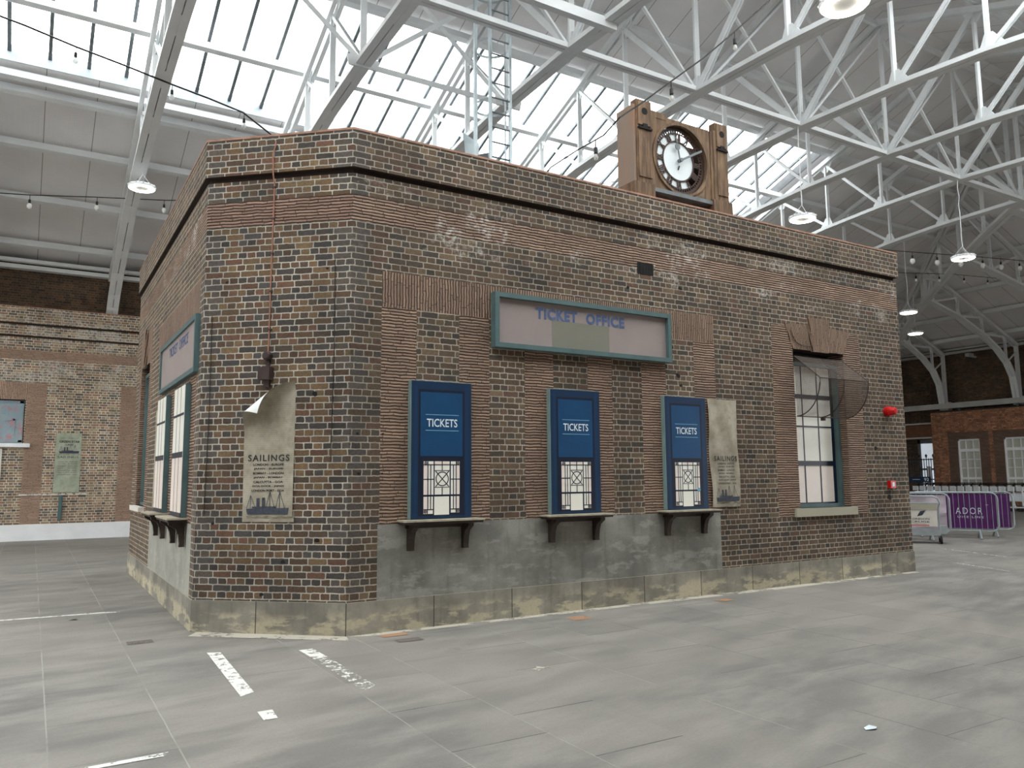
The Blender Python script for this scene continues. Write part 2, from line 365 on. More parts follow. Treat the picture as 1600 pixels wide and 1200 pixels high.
MT['glass'] = glass_roof()
def add_door_glow():  # glow added to the door glass, stands in for daylight beyond
    m = MT['doorglass']; p = m.node_tree.nodes['Principled BSDF']; p.inputs['Emission Color'].default_value = C(225, 235, 245); p.inputs['Emission Strength'].default_value = .45
def mesh_net():
    t = NT('wire_netting'); co = t.sep(t.coord('UV'))
    tr = t.n('ShaderNodeBsdfTransparent'); mx = t.n('ShaderNodeMixShader')
    n = t.noise(t.coord(), 5., 4); f = t.mr(n, .3, .7, .32, .58, False)
    a = t.m('FRACT', t.m('MULTIPLY', co[0], 60.)); b = t.m('FRACT', t.m('MULTIPLY', co[1], 60.))
    g = t.m('MAXIMUM', t.m('GREATER_THAN', a, .72), t.m('GREATER_THAN', b, .72)); f2 = t.m('MULTIPLY', t.m('ADD', t.m('MULTIPLY', g, .5), .36), t.m('ADD', f, .25))
    t.p.inputs['Base Color'].default_value = C(100, 88, 80); t.p.inputs['Roughness'].default_value = .8
    t.L.new(f2, mx.inputs[0]); t.L.new(tr.outputs[0], mx.inputs[1]); t.L.new(t.p.outputs[0], mx.inputs[2]); t.L.new(mx.outputs[0], t.N['Material Output'].inputs[0]); return t.mat
MT['net'] = mesh_net()
def clear(name, c, f):
    t = NT(name); tr = t.n('ShaderNodeBsdfTransparent'); mx = t.n('ShaderNodeMixShader'); mx.inputs[0].default_value = f
    t.p.inputs['Base Color'].default_value = c; t.p.inputs['Roughness'].default_value = .08
    t.L.new(tr.outputs[0], mx.inputs[1]); t.L.new(t.p.outputs[0], mx.inputs[2]); t.L.new(mx.outputs[0], t.N['Material Output'].inputs[0]); return t.mat
MT['bulb'] = clear('bulb_glass', C(235, 235, 230), .45)
MT['opal'] = plain('opal_bulb', C(240, 240, 236), .3, var=.01)
def emis(name, c, s):
    t = NT(name); e = t.n('ShaderNodeEmission'); e.inputs[0].default_value = c; e.inputs[1].default_value = s
    t.L.new(e.outputs[0], t.N['Material Output'].inputs[0]); return t.mat
MT['lamp'] = emis('led_ring', (1., .93, .78, 1), 28.)
MT['window_g'] = plain('blind_behind_glass', C(186, 188, 178), .3, var=.06, scale=2)
MT['doorglass'] = plain('door_glass_added_glow', C(222, 230, 238), .2, var=.25, scale=2)
add_door_glow()
def shutter():
    t = NT('scrawled_blue_shutter'); co = t.coord(); n = t.noise(co, 1.6, 5)
    c = t.mix(t.mr(n, .35, .65), C(140, 160, 170), C(158, 174, 180))
    n2 = t.noise(co, 5., 6, .8); c = t.mix(t.m('MULTIPLY', t.mr(n2, .56, .6), .7), c, C(200, 116, 116))
    return t.out(c, .6)
MT['graffiti'] = shutter()

# ------------------------------------------------------------ mesh builder
class MB:
    def __init__(s): s.v = []; s.f = []; s.uv = []; s.mi = []; s.mats = []
    def mid(s, m):
        if m is None: return 0
        if m not in s.mats: s.mats.append(m)
        return s.mats.index(m)
    def poly(s, pts, uv=None, m=None):
        i = len(s.v); s.v += [Vector(p) for p in pts]; s.f.append(tuple(range(i, i+len(pts)))); s.uv.append(uv); s.mi.append(s.mid(m)); return s
    def hexa(s, P, m=None):   # 8 points: bottom ring 0-3, top ring 4-7
        i = len(s.v); s.v += [Vector(p) for p in P]
        for q in ((3, 2, 1, 0), (4, 5, 6, 7), (0, 1, 5, 4), (1, 2, 6, 5), (2, 3, 7, 6), (3, 0, 4, 7)):
            s.f.append(tuple(i+k for k in q)); s.uv.append(None); s.mi.append(s.mid(m))
        return s
    def box(s, x0, x1, y0, y1, z0, z1, m=None):
        return s.hexa([(x0, y0, z0), (x1, y0, z0), (x1, y1, z0), (x0, y1, z0), (x0, y0, z1), (x1, y0, z1), (x1, y1, z1), (x0, y1, z1)], m)
    def fbox(s, fr, a0, a1, o0, o1, z0, z1, m=None):  # box in a facade frame: along, out, up
        return s.hexa([fr(a, o, z) for z in (z0, z1) for a, o in ((a0, o1), (a1, o1), (a1, o0), (a0, o0))], m)
    def bar(s, p, q, w, h, upv=(0, 0, 1), m=None):
        p = Vector(p); q = Vector(q); d = (q-p).normalized(); u = Vector(upv); sd = d.cross(u)
        if sd.length < 1e-4: sd = d.cross(Vector((1, 0, 0)))
        sd.normalize(); n = sd.cross(d); a = sd*w/2; b = n*h/2
        return s.hexa([p-a-b, p+a-b, q+a-b, q-a-b, p-a+b, p+a+b, q+a+b, q-a+b], m)
    def tube(s, path, r, n=8, closed=False, m=None):
        path = [Vector(p) for p in path]; N = len(path); i0 = len(s.v)
        ref = Vector((.31, .17, .93)).normalized()
        for k, p in enumerate(path):
            if closed: d = path[(k+1) % N]-path[k-1]
            else: d = path[min(k+1, N-1)]-path[max(k-1, 0)]
            d.normalize(); a = d.cross(ref); a.normalize(); b = d.cross(a)
            rr = r[k] if isinstance(r, (list, tuple)) else r
            for j in range(n):
                t = 2*math.pi*j/n; s.v.append(p+a*math.cos(t)*rr+b*math.sin(t)*rr)
        for k in range(N if closed else N-1):
            for j in range(n):
                a0 = i0+k*n+j; a1 = i0+k*n+(j+1) % n; b0 = i0+((k+1) % N)*n+j; b1 = i0+((k+1) % N)*n+(j+1) % n
                s.f.append((a0, a1, b1, b0)); s.uv.append(None); s.mi.append(s.mid(m))
        if not closed:
            s.f.append(tuple(i0+j for j in range(n))[::-1]); s.f.append(tuple(i0+(N-1)*n+j for j in range(n)))
            s.uv += [None, None]; s.mi += [s.mid(m)]*2
        return s
    def lathe(s, c, prof, n=24, axis=(0, 0, 1), m=None):   # prof: (radius, offset along axis)
        ax = Vector(axis).normalized(); a = ax.orthogonal().normalized(); b = ax.cross(a); c = Vector(c); i0 = len(s.v)
        for r, h in prof:
            for j in range(n):
                t = 2*math.pi*j/n; s.v.append(c+ax*h+(a*math.cos(t)+b*math.sin(t))*max(r, 1e-4))
        for k in range(len(prof)-1):
            for j in range(n):
                s.f.append((i0+k*n+j, i0+k*n+(j+1) % n, i0+(k+1)*n+(j+1) % n, i0+(k+1)*n+j)); s.uv.append(None); s.mi.append(s.mid(m))
        for k, fl in ((0, True), (len(prof)-1, False)):
            if prof[k][0] > 1e-3:
                r_ = tuple(i0+k*n+j for j in range(n)); s.f.append(r_[::-1] if fl else r_); s.uv.append(None); s.mi.append(s.mid(m))
        return s
    def prism(s, fr, poly, o0, o1, m=None):   # poly in (along, up), extruded outwards
        n = len(poly); i = len(s.v)
        for o in (o0, o1): s.v += [Vector(fr(a, o, z)) for a, z in poly]
        s.f.append(tuple(range(i, i+n))); s.f.append(tuple(range(i+2*n-1, i+n-1, -1)))
        for k in range(n): s.f.append((i+k, i+n+k, i+n+(k+1) % n, i+(k+1) % n))
        s.uv += [None]*(n+2); s.mi += [s.mid(m)]*(n+2); return s
    def ring(s, fr, ca, cz, r0, r1, o0, o1, n=48, a0=0., a1=360., m=None):
        k = max(2, int(n*(a1-a0)/360)); full = (a1-a0) >= 359.9
        for j in range(k):
            t0 = math.radians(a0+(a1-a0)*j/k); t1 = math.radians(a0+(a1-a0)*(j+1)/k)
            q = [(ca+r*math.sin(t), cz+r*math.cos(t)) for r, t in ((r0, t0), (r1, t0), (r1, t1), (r0, t1))]
            P = [fr(a, o, z) for o in (o0, o1) for a, z in q]; i = len(s.v); s.v += [Vector(p) for p in P]
            fs = [(0, 1, 2, 3), (7, 6, 5, 4), (1, 5, 6, 2), (0, 3, 7, 4)]
            if not full and j == 0: fs.append((0, 4, 5, 1))
            if not full and j == k-1: fs.append((3, 2, 6, 7))
            for q_ in fs: s.f.append(tuple(i+x for x in q_)); s.uv.append(None); s.mi.append(s.mid(m))
        return s
    def add_mesh(s, me, fn, m=None):
        i = len(s.v); s.v += [Vector(fn(v.co)) for v in me.vertices]
        for p in me.polygons: s.f.append(tuple(i+k for k in p.vertices)); s.uv.append(None); s.mi.append(s.mid(m))
        return s

def wloc(o):
    v = Vector((0, 0, 0))
    while o is not None: v += o.location; o = o.parent
    return v
def obj(name, mb, mat=None, parent=None, smooth=False, fixn=True):
    me = bpy.data.meshes.new(name); off = wloc(parent)
    me.from_pydata([tuple(v-off) for v in mb.v], [], mb.f)
    for m in ([mat] if mat else []) + [x for x in mb.mats if x is not mat]:
        me.materials.append(MT[m] if isinstance(m, str) else m)
    if mb.mats:
        base = ([mat] if mat else []) + [x for x in mb.mats if x is not mat]
        for p, k in zip(me.polygons, mb.mi): p.material_index = base.index(mb.mats[k]) if mb.mats else 0
    if any(u for u in mb.uv):
        ul = me.uv_layers.new(name='UVMap')
        for p, u in zip(me.polygons, mb.uv):
            if u:
                for li, c in zip(p.loop_indices, u): ul.data[li].uv = c
    if smooth:
        for p in me.polygons: p.use_smooth = True
    me.update()
    o = bpy.data.objects.new(name, me); COL.objects.link(o)
    if parent: o.parent = parent
    if smooth:
        md = o.modifiers.new('edges', 'EDGE_SPLIT'); md.split_angle = math.radians(40)
    return o
def thing(name, label, cat, loc=(0, 0, 0), group=None):
    o = bpy.data.objects.new(name, None); COL.objects.link(o); o.location = loc; o.empty_display_size = .1
    o['label'] = label; o['category'] = cat
    if group: o['group'] = group
    return o
def tag(o, label, cat, group=None):
    o['label'] = label; o['category'] = cat
    if group: o['group'] = group
    return o
def struct(name, mb, mat=None, parent=None, label=None):
    o = obj(name, mb, mat, parent)
    if not parent:
        o['kind'] = 'structure'
        if label: o['label'] = label
    return o
def copy_tree(o, loc=None, parent=None, label=None):
    c = o.copy(); COL.objects.link(c); c.parent = parent
    if loc is not None: c.location = loc
    if label: c['label'] = label
    for ch in list(o.children): copy_tree(ch, None, c)
    return c
def text_mesh(txt, size, bold=0., space=1.):
    cu = bpy.data.curves.new('t', 'FONT'); cu.body = txt; cu.size = size; cu.offset = bold; cu.space_character = space
    cu.align_x = 'CENTER'; cu.align_y = 'CENTER'; cu.resolution_u = 3
    o = bpy.data.objects.new('t', cu); COL.objects.link(o)
    dg = bpy.context.evaluated_depsgraph_get(); me = bpy.data.meshes.new_from_object(o.evaluated_get(dg))
    bpy.data.objects.remove(o); return me
def text(mb, fr, txt, a, z, o, size, w=None, bold=0., space=1., m=None, h=None):
    me = text_mesh(txt, size, bold, space)
    xs = [v.co.x for v in me.vertices]; ys = [v.co.y for v in me.vertices]
    kx = w/(max(xs)-min(xs)) if w else 1.; ky = h/(max(ys)-min(ys)) if h else 1.
    cx = (max(xs)+min(xs))/2; cy = (max(ys)+min(ys))/2
    mb.add_mesh(me, lambda c: fr(a+(c.x-cx)*kx, o, z+(c.y-cy)*ky), m); bpy.data.meshes.remove(me)

# ------------------------------------------------------------ facade frames: (along, out, up) -> world
CX, CY = 1.3733, 1.2205; CL = math.hypot(CX, CY)
n1 = Vector((-CY/CL, -CX/CL, 0)); t1 = Vector((CX/CL, -CY/CL, 0))
KL, KY = 10.4, 1.2205+6.88          # kiosk east end, kiosk north end
def F2(a, o, z): return Vector((a, -o, z))
def F1(a, o, z): return t1*a+n1*o+Vector((0, 0, z))
def F0(a, o, z): return Vector((-CX-o, CY+a, z))       # along = distance from the chamfer
def FW(a, o, z): return Vector((a, 18.2-o, z))          # low wall on the left
def FE(a, o, z): return Vector((36.3-o, a, z))          # low block at the east end

# ------------------------------------------------------------ setting: floor, roof, walls
b = MB(); b.poly([(-90, -90, 0), (110, -90, 0), (110, 90, 0), (-90, 90, 0)]); struct('floor', b, 'floor', label='grey stone-flagged hall floor')  # carried on outdoors, unseen, added to block sky light from below

RO = .42
def zr(y): return ztop(y-YR)+RO
def slope(b, pts, e=0.):     # pts in plan on a +-y slope
    b.poly([(x, y, zr(y)+e) for x, y in pts], [(x, abs(y-YR)*1.07) for x, y in pts])
b = MB(); DE = HALF+.35; YS0 = 4.35
for s in (1, -1):
    YS1 = 8.1 if s > 0 else 10.6
    hipx = lambda d: XH+d
    def q(x0, x1, d0, d1):
        p = [(x0, YR+s*d0), (x1, YR+s*d0), (x1, YR+s*d1), (x0, YR+s*d1)]
        slope(b, p if s < 0 else p[::-1])
    q(XW0, XSE, 0, YS0); q(XW0, XSE, YS1, DE)
    p = [(XSE, YR), (XH, YR), (XH+DE, YR+s*DE), (XSE, YR+s*DE)]; slope(b, p if s < 0 else p[::-1])
b.poly([(XH, YR, ZR+RO), (XH+DE, YR+DE, ZR+RO-MS*DE), (XH+DE, YR-DE, ZR+RO-MS*DE)], [(YR, 0), (YR+DE, DE), (YR-DE, DE)])
# upper skin, keeps daylight out
for s in (1, -1):
    YS1 = 8.1 if s > 0 else 10.6
    def q(x0, x1, d0, d1): b.poly([(x0, YR+s*d0, ztop(d0)+RO+.3), (x1, YR+s*d0, ztop(d0)+RO+.3), (x1, YR+s*d1, ztop(d1)+RO+.3), (x0, YR+s*d1, ztop(d1)+RO+.3)])
    q(XW0, XSE, 0, YS0); q(XW0, XSE, YS1, DE+.8)
    b.poly([(XSE, YR, ZR+RO+.3), (XH, YR, ZR+RO+.3), (XH+DE+.8, YR+s*(DE+.8), ztop(DE+.8)+RO+.3), (XSE, YR+s*(DE+.8), ztop(DE+.8)+RO+.3)])
b.poly([(XH, YR, ZR+RO+.3), (XH+DE+.8, YR+DE+.8, ztop(DE+.8)+RO+.3), (XH+DE+.8, YR-DE-.8, ztop(DE+.8)+RO+.3)])
struct('ceiling', b, 'soffit', label='grey panelled underside of the pitched hall roof')

for wi, s in ((1, 1), (2, -1)):
    YS1 = 8.1 if s > 0 else 10.6  # near roof light widened, both run farther west unseen, to add daylight
    b = MB(); g = lambda d: ztop(d)+RO
    # galvanised kerb round the opening, upper side coloured dark for its shade
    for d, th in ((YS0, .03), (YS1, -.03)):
        y = YR+s*d; b.hexa([(XW0, y, g(d)-.04), (XSE, y, g(d)-.04), (XSE, y+s*th, g(d)-.04), (XW0, y+s*th, g(d)-.04), (XW0, y, g(d)+.34), (XSE, y, g(d)+.34), (XSE, y+s*th, g(d)+.34), (XW0, y+s*th, g(d)+.34)], 'flashing_shade' if d == YS0 else 'galv')
    b.hexa([(XSE, YR+s*YS0, g(YS0)), (XSE-.03, YR+s*YS0, g(YS0)), (XSE-.03, YR+s*YS1, g(YS1)), (XSE, YR+s*YS1, g(YS1)), (XSE, YR+s*YS0, g(YS0)+.34), (XSE-.03, YR+s*YS0, g(YS0)+.34), (XSE-.03, YR+s*YS1, g(YS1)+.34), (XSE, YR+s*YS1, g(YS1)+.34)])
    wnd = struct('window_%d' % wi, b, 'galv_d', label='long roof light of clear glass in the %s roof slope' % ('far' if s > 0 else 'near'))
    gl = MB(); gl.poly([(XW0, YR+s*YS0, g(YS0)+.3), (XSE, YR+s*YS0, g(YS0)+.3), (XSE, YR+s*YS1, g(YS1)+.3), (XW0, YR+s*YS1, g(YS1)+.3)])
    obj('glass_pane', gl, 'glass', wnd)
    x = -.02-.785*25
    while x < XSE-.1:
        b = MB(); b.bar((x, YR+s*YS0, g(YS0)+.2), (x, YR+s*YS1, g(YS1)+.2), .075, .08); obj('glazing_bar', b, 'galv_d', wnd); x += .785  # dark steel paints the backlit shade into the bars

# low wall on the left, its plinth and grooves
def facade(b, fr, as_, zs, pick, o=0., skip=None, uoff=lambda a: a):
    for i in range(len(as_)-1):
        for j in range(len(zs)-1):
            a0, a1, z0, z1 = as_[i], as_[i+1], zs[j], zs[j+1]
            m = pick((a0+a1)/2, (z0+z1)/2)
            if m is None: continue
            b.poly([fr(a0, o, z0), fr(a1, o, z0), fr(a1, o, z1), fr(a0, o, z1)], [(uoff(a0), z0), (uoff(a1), z0), (uoff(a1), z1), (uoff(a0), z1)], m)
PWL = [(-3.24, -2.76), (-.8, -.2)]
def pickW(a, z):
    if -5.4 < a < -3.27 and 2.76 < z < 4.02: return None
    if 5.2 < z < 5.48: return 'tile_low'
    if z < 4.5 and any(p[0] < a < p[1] for p in PWL): return 'tile_low'
    if 4.02 < z < 4.53 and -5.4 < a < -2.76: return 'tile_lowv'
    return 'brick_low'
b = MB()
facade(b, FW, [XW0-.4, -5.4, -3.27, -3.24, -2.76, -.8, -.2, 39], [.45, 2.76, 4.02, 4.53, 5.2, 5.48, 5.84], pickW)
facade(b, FW, [XW0-.4, 39], [5.9, 6.2], lambda a, z: 'brick_low', .03); facade(b, FW, [XW0-.4, 39], [6.26, 6.72], lambda a, z: 'brick_low', .06)
for z0, z1, o in ((5.84, 5.9, -.03), (6.2, 6.26, 0.)):
    facade(b, FW, [XW0-.4, 39], [z0, z1], lambda a, z: 'groove', o)
b.fbox(FW, XW0-.4, 39, -.04, .03, 5.895, 5.9, 'groove'); b.fbox(FW, XW0-.4, 39, -.04, .06, 6.255, 6.26, 'groove')
b.fbox(FW, XW0-.4, 39, -.45, .07, 6.72, 6.745, 'coping')
for a in (-5.4, -3.27): b.poly([FW(a, 0, 2.76), FW(a, -.25, 2.76), FW(a, -.25, 4.02), FW(a, 0, 4.02)], [(0, 2.76), (.25, 2.76), (.25, 4.02), (0, 4.02)], 'tile_low')
b.poly([FW(-5.4, 0, 4.02), FW(-5.4, -.25, 4.02), FW(-3.27, -.25, 4.02), FW(-3.27, 0, 4.02)], None, 'groove')
struct('wall_north', b, 'brick_low', label='pale brick wall with pink tile bands beyond the kiosk at left')
b = MB(); x = -20.5
while x < 39: b.fbox(FW, x, x+1.985, -.1, .05, 0, .46); x += 2.0
b.fbox(FW, XW0-.4, 39, -.1, .035, 0, .455)
struct('baseboard_north', b, 'white', label='white painted plinth along the left wall')
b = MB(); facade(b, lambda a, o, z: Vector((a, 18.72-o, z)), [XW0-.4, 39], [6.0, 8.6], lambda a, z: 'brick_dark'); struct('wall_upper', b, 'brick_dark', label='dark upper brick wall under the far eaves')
b = MB(); b.box(XW0, 39, 18.45, 18.7, 7.93, 8.05); b.box(XW0, 39, 18.3, 18.5, 8.1, 8.2)
struct('trim_1', b, 'steel', label='white eaves channel along the far wall')
# other walls of the hall, unseen, with openings added to let in daylight
b = MB()
facade(b, lambda a, o, z: Vector((-a, -11.95+o, z)), [-39, -35, -22, 20.5], [0, 4.6, 8.6], lambda a, z: None if (z < 4.6 and -35 < a < -22) else 'brick_low'); struct('wall_south', b, 'brick_low')
b = MB(); facade(b, lambda a, o, z: Vector((XW0, a, z)), [-12, 2.5, 17.5, 19], [0, 5.2, 8.2], lambda a, z: None if (z < 5.2 and 2.5 < a < 17.5) else 'brick_low'); b.poly([(XW0, 19, 8.2), (XW0, YR, 14.4), (XW0, -12, 8.2)], [(19, 8.2), (YR, 14.4), (-12, 8.2)], 'brick_low'); struct('wall_west', b, 'brick_low')

# kiosk floor-strip dust and painted floor lines
def decal(name, pts, mat, label, cat='floor marking', z=.004, group=None):
    b = MB(); b.poly([(x, y, z) for x, y in pts]); o = obj(name, b, mat); tag(o, label, cat, group); return o
decal('floor_paint_stripe', [(-1.43, -.03), (-1.31, -.09), (-1.38, -1.76), (-1.5, -1.84)], 'paint', 'worn wide white paint stripe on floor below the kiosk left corner')
decal('floor_paint_stripe', [(-1.49, -2.33), (-1.38, -2.33), (-1.40, -2.56), (-1.50, -2.56)], 'paint', 'small worn white paint patch on the floor, detached below the wide stripe')
decal('floor_paint_stripe', [(-.63, -.42), (-.49, -.42), (-.48, -.85), (-.62, -.9)], 'paint', 'short dense white paint patch below the kiosk front corner')
decal('floor_paint_stripe', [(-.62, -.9), (-.48, -.85), (-.48, -2.1), (-.62, -2.2)], 'paint2', 'line of flaking white paint specks continuing the dense patch below the front corner')
decal('floor_paint_stripe', [(-5.5, 3.45), (-5.5, 3.36), (-2.13, 3.16), (-1.93, 3.12), (-1.93, 3.16), (-2.13, 3.24)], 'paint', 'thin straight white line on the floor at the left edge')
decal('floor_paint_stripe', [(-3.0, -2.98), (-2.62, -2.98), (-2.2, -2.97), (-2.17, -2.9), (-2.62, -2.92), (-3.0, -2.94)], 'paint', 'short thin white paint streak at the bottom left of the floor')
for k, (p, q) in enumerate([((14.9, 2.15), (14.15, .35)), ((12.3, .45), (11.7, -.95)), ((17.6, 1.4), (18.6, .6))]):
    p = Vector(p); q = Vector(q); d = (q-p).normalized(); n = Vector((-d.y, d.x))*.04
    decal('floor_paint_stripe', [p-n, q-n, q+n, p+n], 'paint2', ['faint broken white line on the floor in front of the luggage cart', 'faint broken white line on the floor right of the kiosk end', 'faint broken white line on the floor beneath the purple barriers'][k])
for (x, y, sx, sy, m, l) in [(.47, -.22, .3, .14, 'patch_r', 'orange stained floor patch touching the kiosk plinth corner'), (.5, -.55, .28, .16, 'patch_d', 'dark rectangular floor patch next to the orange one'), (2.75, -.5, .26, .2, 'patch_r', 'faded brown square patch on floor before the middle ticket board'), (5.22, -.48, .24, .15, 'patch_r', 'small faded brown patch on floor before the third ticket board'), (-1.93, .9, .25, .18, 'patch_d', 'dark rectangular scrape on floor left of the wide paint stripe')]:
    decal('floor_patch', [(x-sx/2, y-sy/2), (x+sx/2, y-sy/2), (x+sx/2, y+sy/2), (x-sx/2, y+sy/2)], m, l, 'floor patch')
decal('dust_strip', [(.0, -.02), (10.38, -.02), (10.3, -.16), (7, -.2), (.2, -.14)], 'dust', 'pale dusty strip along the foot of the kiosk long side', 'dust', .003)
decal('dust_strip', [(-1.3, 1.2), (-1.45, .95), (-.05, -.25), (0, -.02)], 'dust', 'pale dusty strip along the foot of the kiosk corner face', 'dust', .003)
b = MB(); b.v = []
pts = [(1.86, -4.97, .006), (1.93, -5.0, .012), (1.99, -4.96, .004), (1.95, -4.93, .014), (1.88, -4.94, .01)]
b.poly(pts); tag(obj('paper_scrap', b, 'print'), 'small white paper scrap on floor at the lower right', 'litter')
b = MB(); b.poly([(-2.52, 2.83, .004), (-2.47, 2.78, .012), (-2.4, 2.82, .02), (-2.44, 2.87, .006)]); tag(obj('dead_leaf', b, 'black'), 'small dark leaf beside thin white line at left', 'litter')
b = MB(); b.poly([(.99+.07*math.cos(t)*(1+.5*(k % 2)), -2.4+.09*math.sin(t)*(1+.5*(k % 2)), .004) for k, t in enumerate([i*math.pi/6 for i in range(12)])]); tag(obj('chewing_gum', b, 'dust'), 'pale splattered gum spot in the middle of the floor', 'litter')

# ------------------------------------------------------------ the kiosk
K = thing('brick_ticket_kiosk', 'brown brick ticket office kiosk with chamfered corner under the hall roof', 'building', (4.5, 4, 0))
b = MB()
PIER = [(.37, .81), (1.38, 1.8), (2.32, 2.76), (3.32, 3.73), (4.26, 4.71), (5.27, 5.7)]
def pick2(a, z):
    if .35 < a < 5.7 and z < 1.18: return 'dado'
    if 7.47 < a < 8.75 and 1.17 < z < 3.74: return None
    if 4.66 < z < 4.97: return 'tile_h'
    if .37 < a < 5.7 and 3.68 < z < 4.10: return 'tile_v'
    if 1.18 < z < 3.68 and any(p[0] < a < p[1] for p in PIER): return 'tile_h'
    if 1.04 < z < 4.1 and (6.97 < a < 7.47 or 8.75 < a < 9.2): return 'tile_h'
    return 'brick_front'
A2 = sorted({0, .35, KL} | {v for p in PIER for v in p} | {6.97, 7.47, 8.75, 9.2})
Z2 = [.35, 1.04, 1.17, 1.18, 3.68, 3.74, 4.1, 4.66, 4.97, 5.22]
facade(b, F2, A2, Z2, pick2)
PIER0 = [(.3, .7), (1.35, 1.75), (2.0, 2.35), (3.0, 3.45)]
def pick0(a, z):
    if .25 < a < 4.06 and z < 1.18: return 'dado_l'
    if 4.95 < a < 6.1 and 1.25 < z < 3.7: return None
    if 4.66 < z < 4.97: return 'tile_h'
    if .25 < a < 3.9 and 3.68 < z < 4.12: return 'tile_v'
    if 1.18 < z < 3.68 and any(p[0] < a < p[1] for p in PIER0): return 'tile_h'
    if 1.05 < z < 3.7 and (4.6 < a < 4.95 or 6.1 < a < 6.45): return 'tile_h'
    if 3.7 < z < 4.3 and 4.7 < a < 6.35: return 'tile_v'
    return 'brick_left'
A0 = sorted({0, .25, 4.06, 3.9, 4.6, 4.7, 4.95, 6.1, 6.35, 6.45, 6.88} | {v for p in PIER0 for v in p})
b2 = MB(); facade(b2, lambda a, o, z: F0(a, o, z), A0, [.35, 1.05, 1.18, 1.25, 3.68, 3.7, 4.12, 4.3, 4.66, 4.97, 5.22], pick0, uoff=lambda a: -CL-a)
b2.f = [f[::-1] for f in b2.f]; b2.uv = [u[::-1] for u in b2.uv]
def merge(b, c):
    i = len(b.v); b.v += c.v
    for f, u, k in zip(c.f, c.uv, c.mi): b.f.append(tuple(i+x for x in f)); b.uv.append(u); b.mi.append(b.mid(c.mats[k]))
merge(b, b2)
facade(b, F1, [-CL, 0], [.35, 4.66, 4.97, 5.22], lambda a, z: 'tile_hc' if 4.66 < z < 4.97 else 'brick_chamfer')
for p, q in (((KL, 0), (KL, KY)), ((KL, KY), (-CX, KY))):   # the two unseen sides
    L = math.hypot(q[0]-p[0], q[1]-p[1]); b.poly([(p[0], p[1], .35), (q[0], q[1], .35), (q[0], q[1], 5.22), (p[0], p[1], 5.22)], [(0, .35), (L, .35), (L, 5.22), (0, 5.22)], 'brick_front')
# reveals of the two openings
def reveal(b, fr, a0, a1, z0, z1, d, m, mt):
    b.poly([fr(a0, 0, z0), fr(a0, 0, z1), fr(a0, -d, z1), fr(a0, -d, z0)], [(0, z0), (0, z1), (d, z1), (d, z0)], m)
    b.poly([fr(a1, 0, z0), fr(a1, -d, z0), fr(a1, -d, z1), fr(a1, 0, z1)], [(0, z0), (d, z0), (d, z1), (0, z1)], m)
    b.poly([fr(a0, 0, z1), fr(a1, 0, z1), fr(a1, -d, z1), fr(a0, -d, z1)], None, mt)
    b.poly([fr(a0, 0, z0), fr(a0, -d, z0), fr(a1, -d, z0), fr(a1, 0, z0)], None, 'sill')
    b.poly([fr(a0, -d, z0), fr(a1, -d, z0), fr(a1, -d, z1), fr(a0, -d, z1)], None, 'dark')  # dark back, left showing above the front window as painted arch shadow
reveal(b, F2, 7.47, 8.75, 1.17, 3.74, .3, 'tile_h', 'groove'); reveal(b, F0, 4.95, 6.1, 1.25, 3.7, .25, 'tile_h', 'groove')
obj('wall', b, 'brick_front', K)
def outline(e):   # plan outline offset outwards by e
    t = math.tan(math.atan2(CY, CX)/2); t2 = math.tan((math.pi/2-math.atan2(CY, CX))/2)
    return [(-e*t, -e), (KL+e, -e), (KL+e, KY+e), (-CX-e, KY+e), (-CX-e, CY-e*t2)]
US = [0, KL, KL+KY, KL+KY+KL+CX, -CL-(KY-CY), -CL]
def band(e, z0, z1, mats, flip=False):
    b = MB(); P = outline(e); N = 5
    us = [(0, KL), (KL, KL+KY), (0, 11.8), (-CL-(KY-CY), -CL), (-CL, 0)]
    for k in range(5):
        p, q = P[k], P[(k+1) % 5]; u0, u1 = us[k]; m = mats[k] if isinstance(mats, (list, tuple)) else mats
        b.poly([(p[0], p[1], z0), (q[0], q[1], z0), (q[0], q[1], z1), (p[0], p[1], z1)], [(u0, z0), (u1, z0), (u1, z1), (u0, z1)], m)
    return b
def cap(b, e, e2, z, m):
    P = outline(e); Q = outline(e2)
    for k in range(5): b.poly([(*P[k], z), (*P[(k+1) % 5], z), (*Q[(k+1) % 5], z), (*Q[k], z)], [(0, 0), (1, 0), (1, .05), (0, .05)], m)
b = band(-.03, 5.22, 5.285, 'groove'); cap(b, 0, -.04, 5.22, 'groove'); obj('string_course', b, 'groove', K)
b = band(.035, 5.285, 5.73, ['brick_front', 'brick_front', 'brick_front', 'brick_left', 'brick_chamfer']); cap(b, .035, -.04, 5.285, 'groove')
merge(b, band(-.33, 5.3, 5.73, 'brick_front')); cap(b, .035, -.33, 5.73, 'coping'); obj('parapet', b, 'brick_front', K)
b = band(.04, 5.73, 5.755, 'coping'); cap(b, .04, -.34, 5.755, 'coping'); obj('coping', b, 'coping', K)
b = MB(); P = outline(-.3); b.poly([(*p, 5.35) for p in P]); obj('flat_roof', b, 'galv_d', K)
b = band(.014, 0, .35, 'plinth'); cap(b, .014, -.02, .35, 'sill'); obj('plinth', b, 'plinth', K)
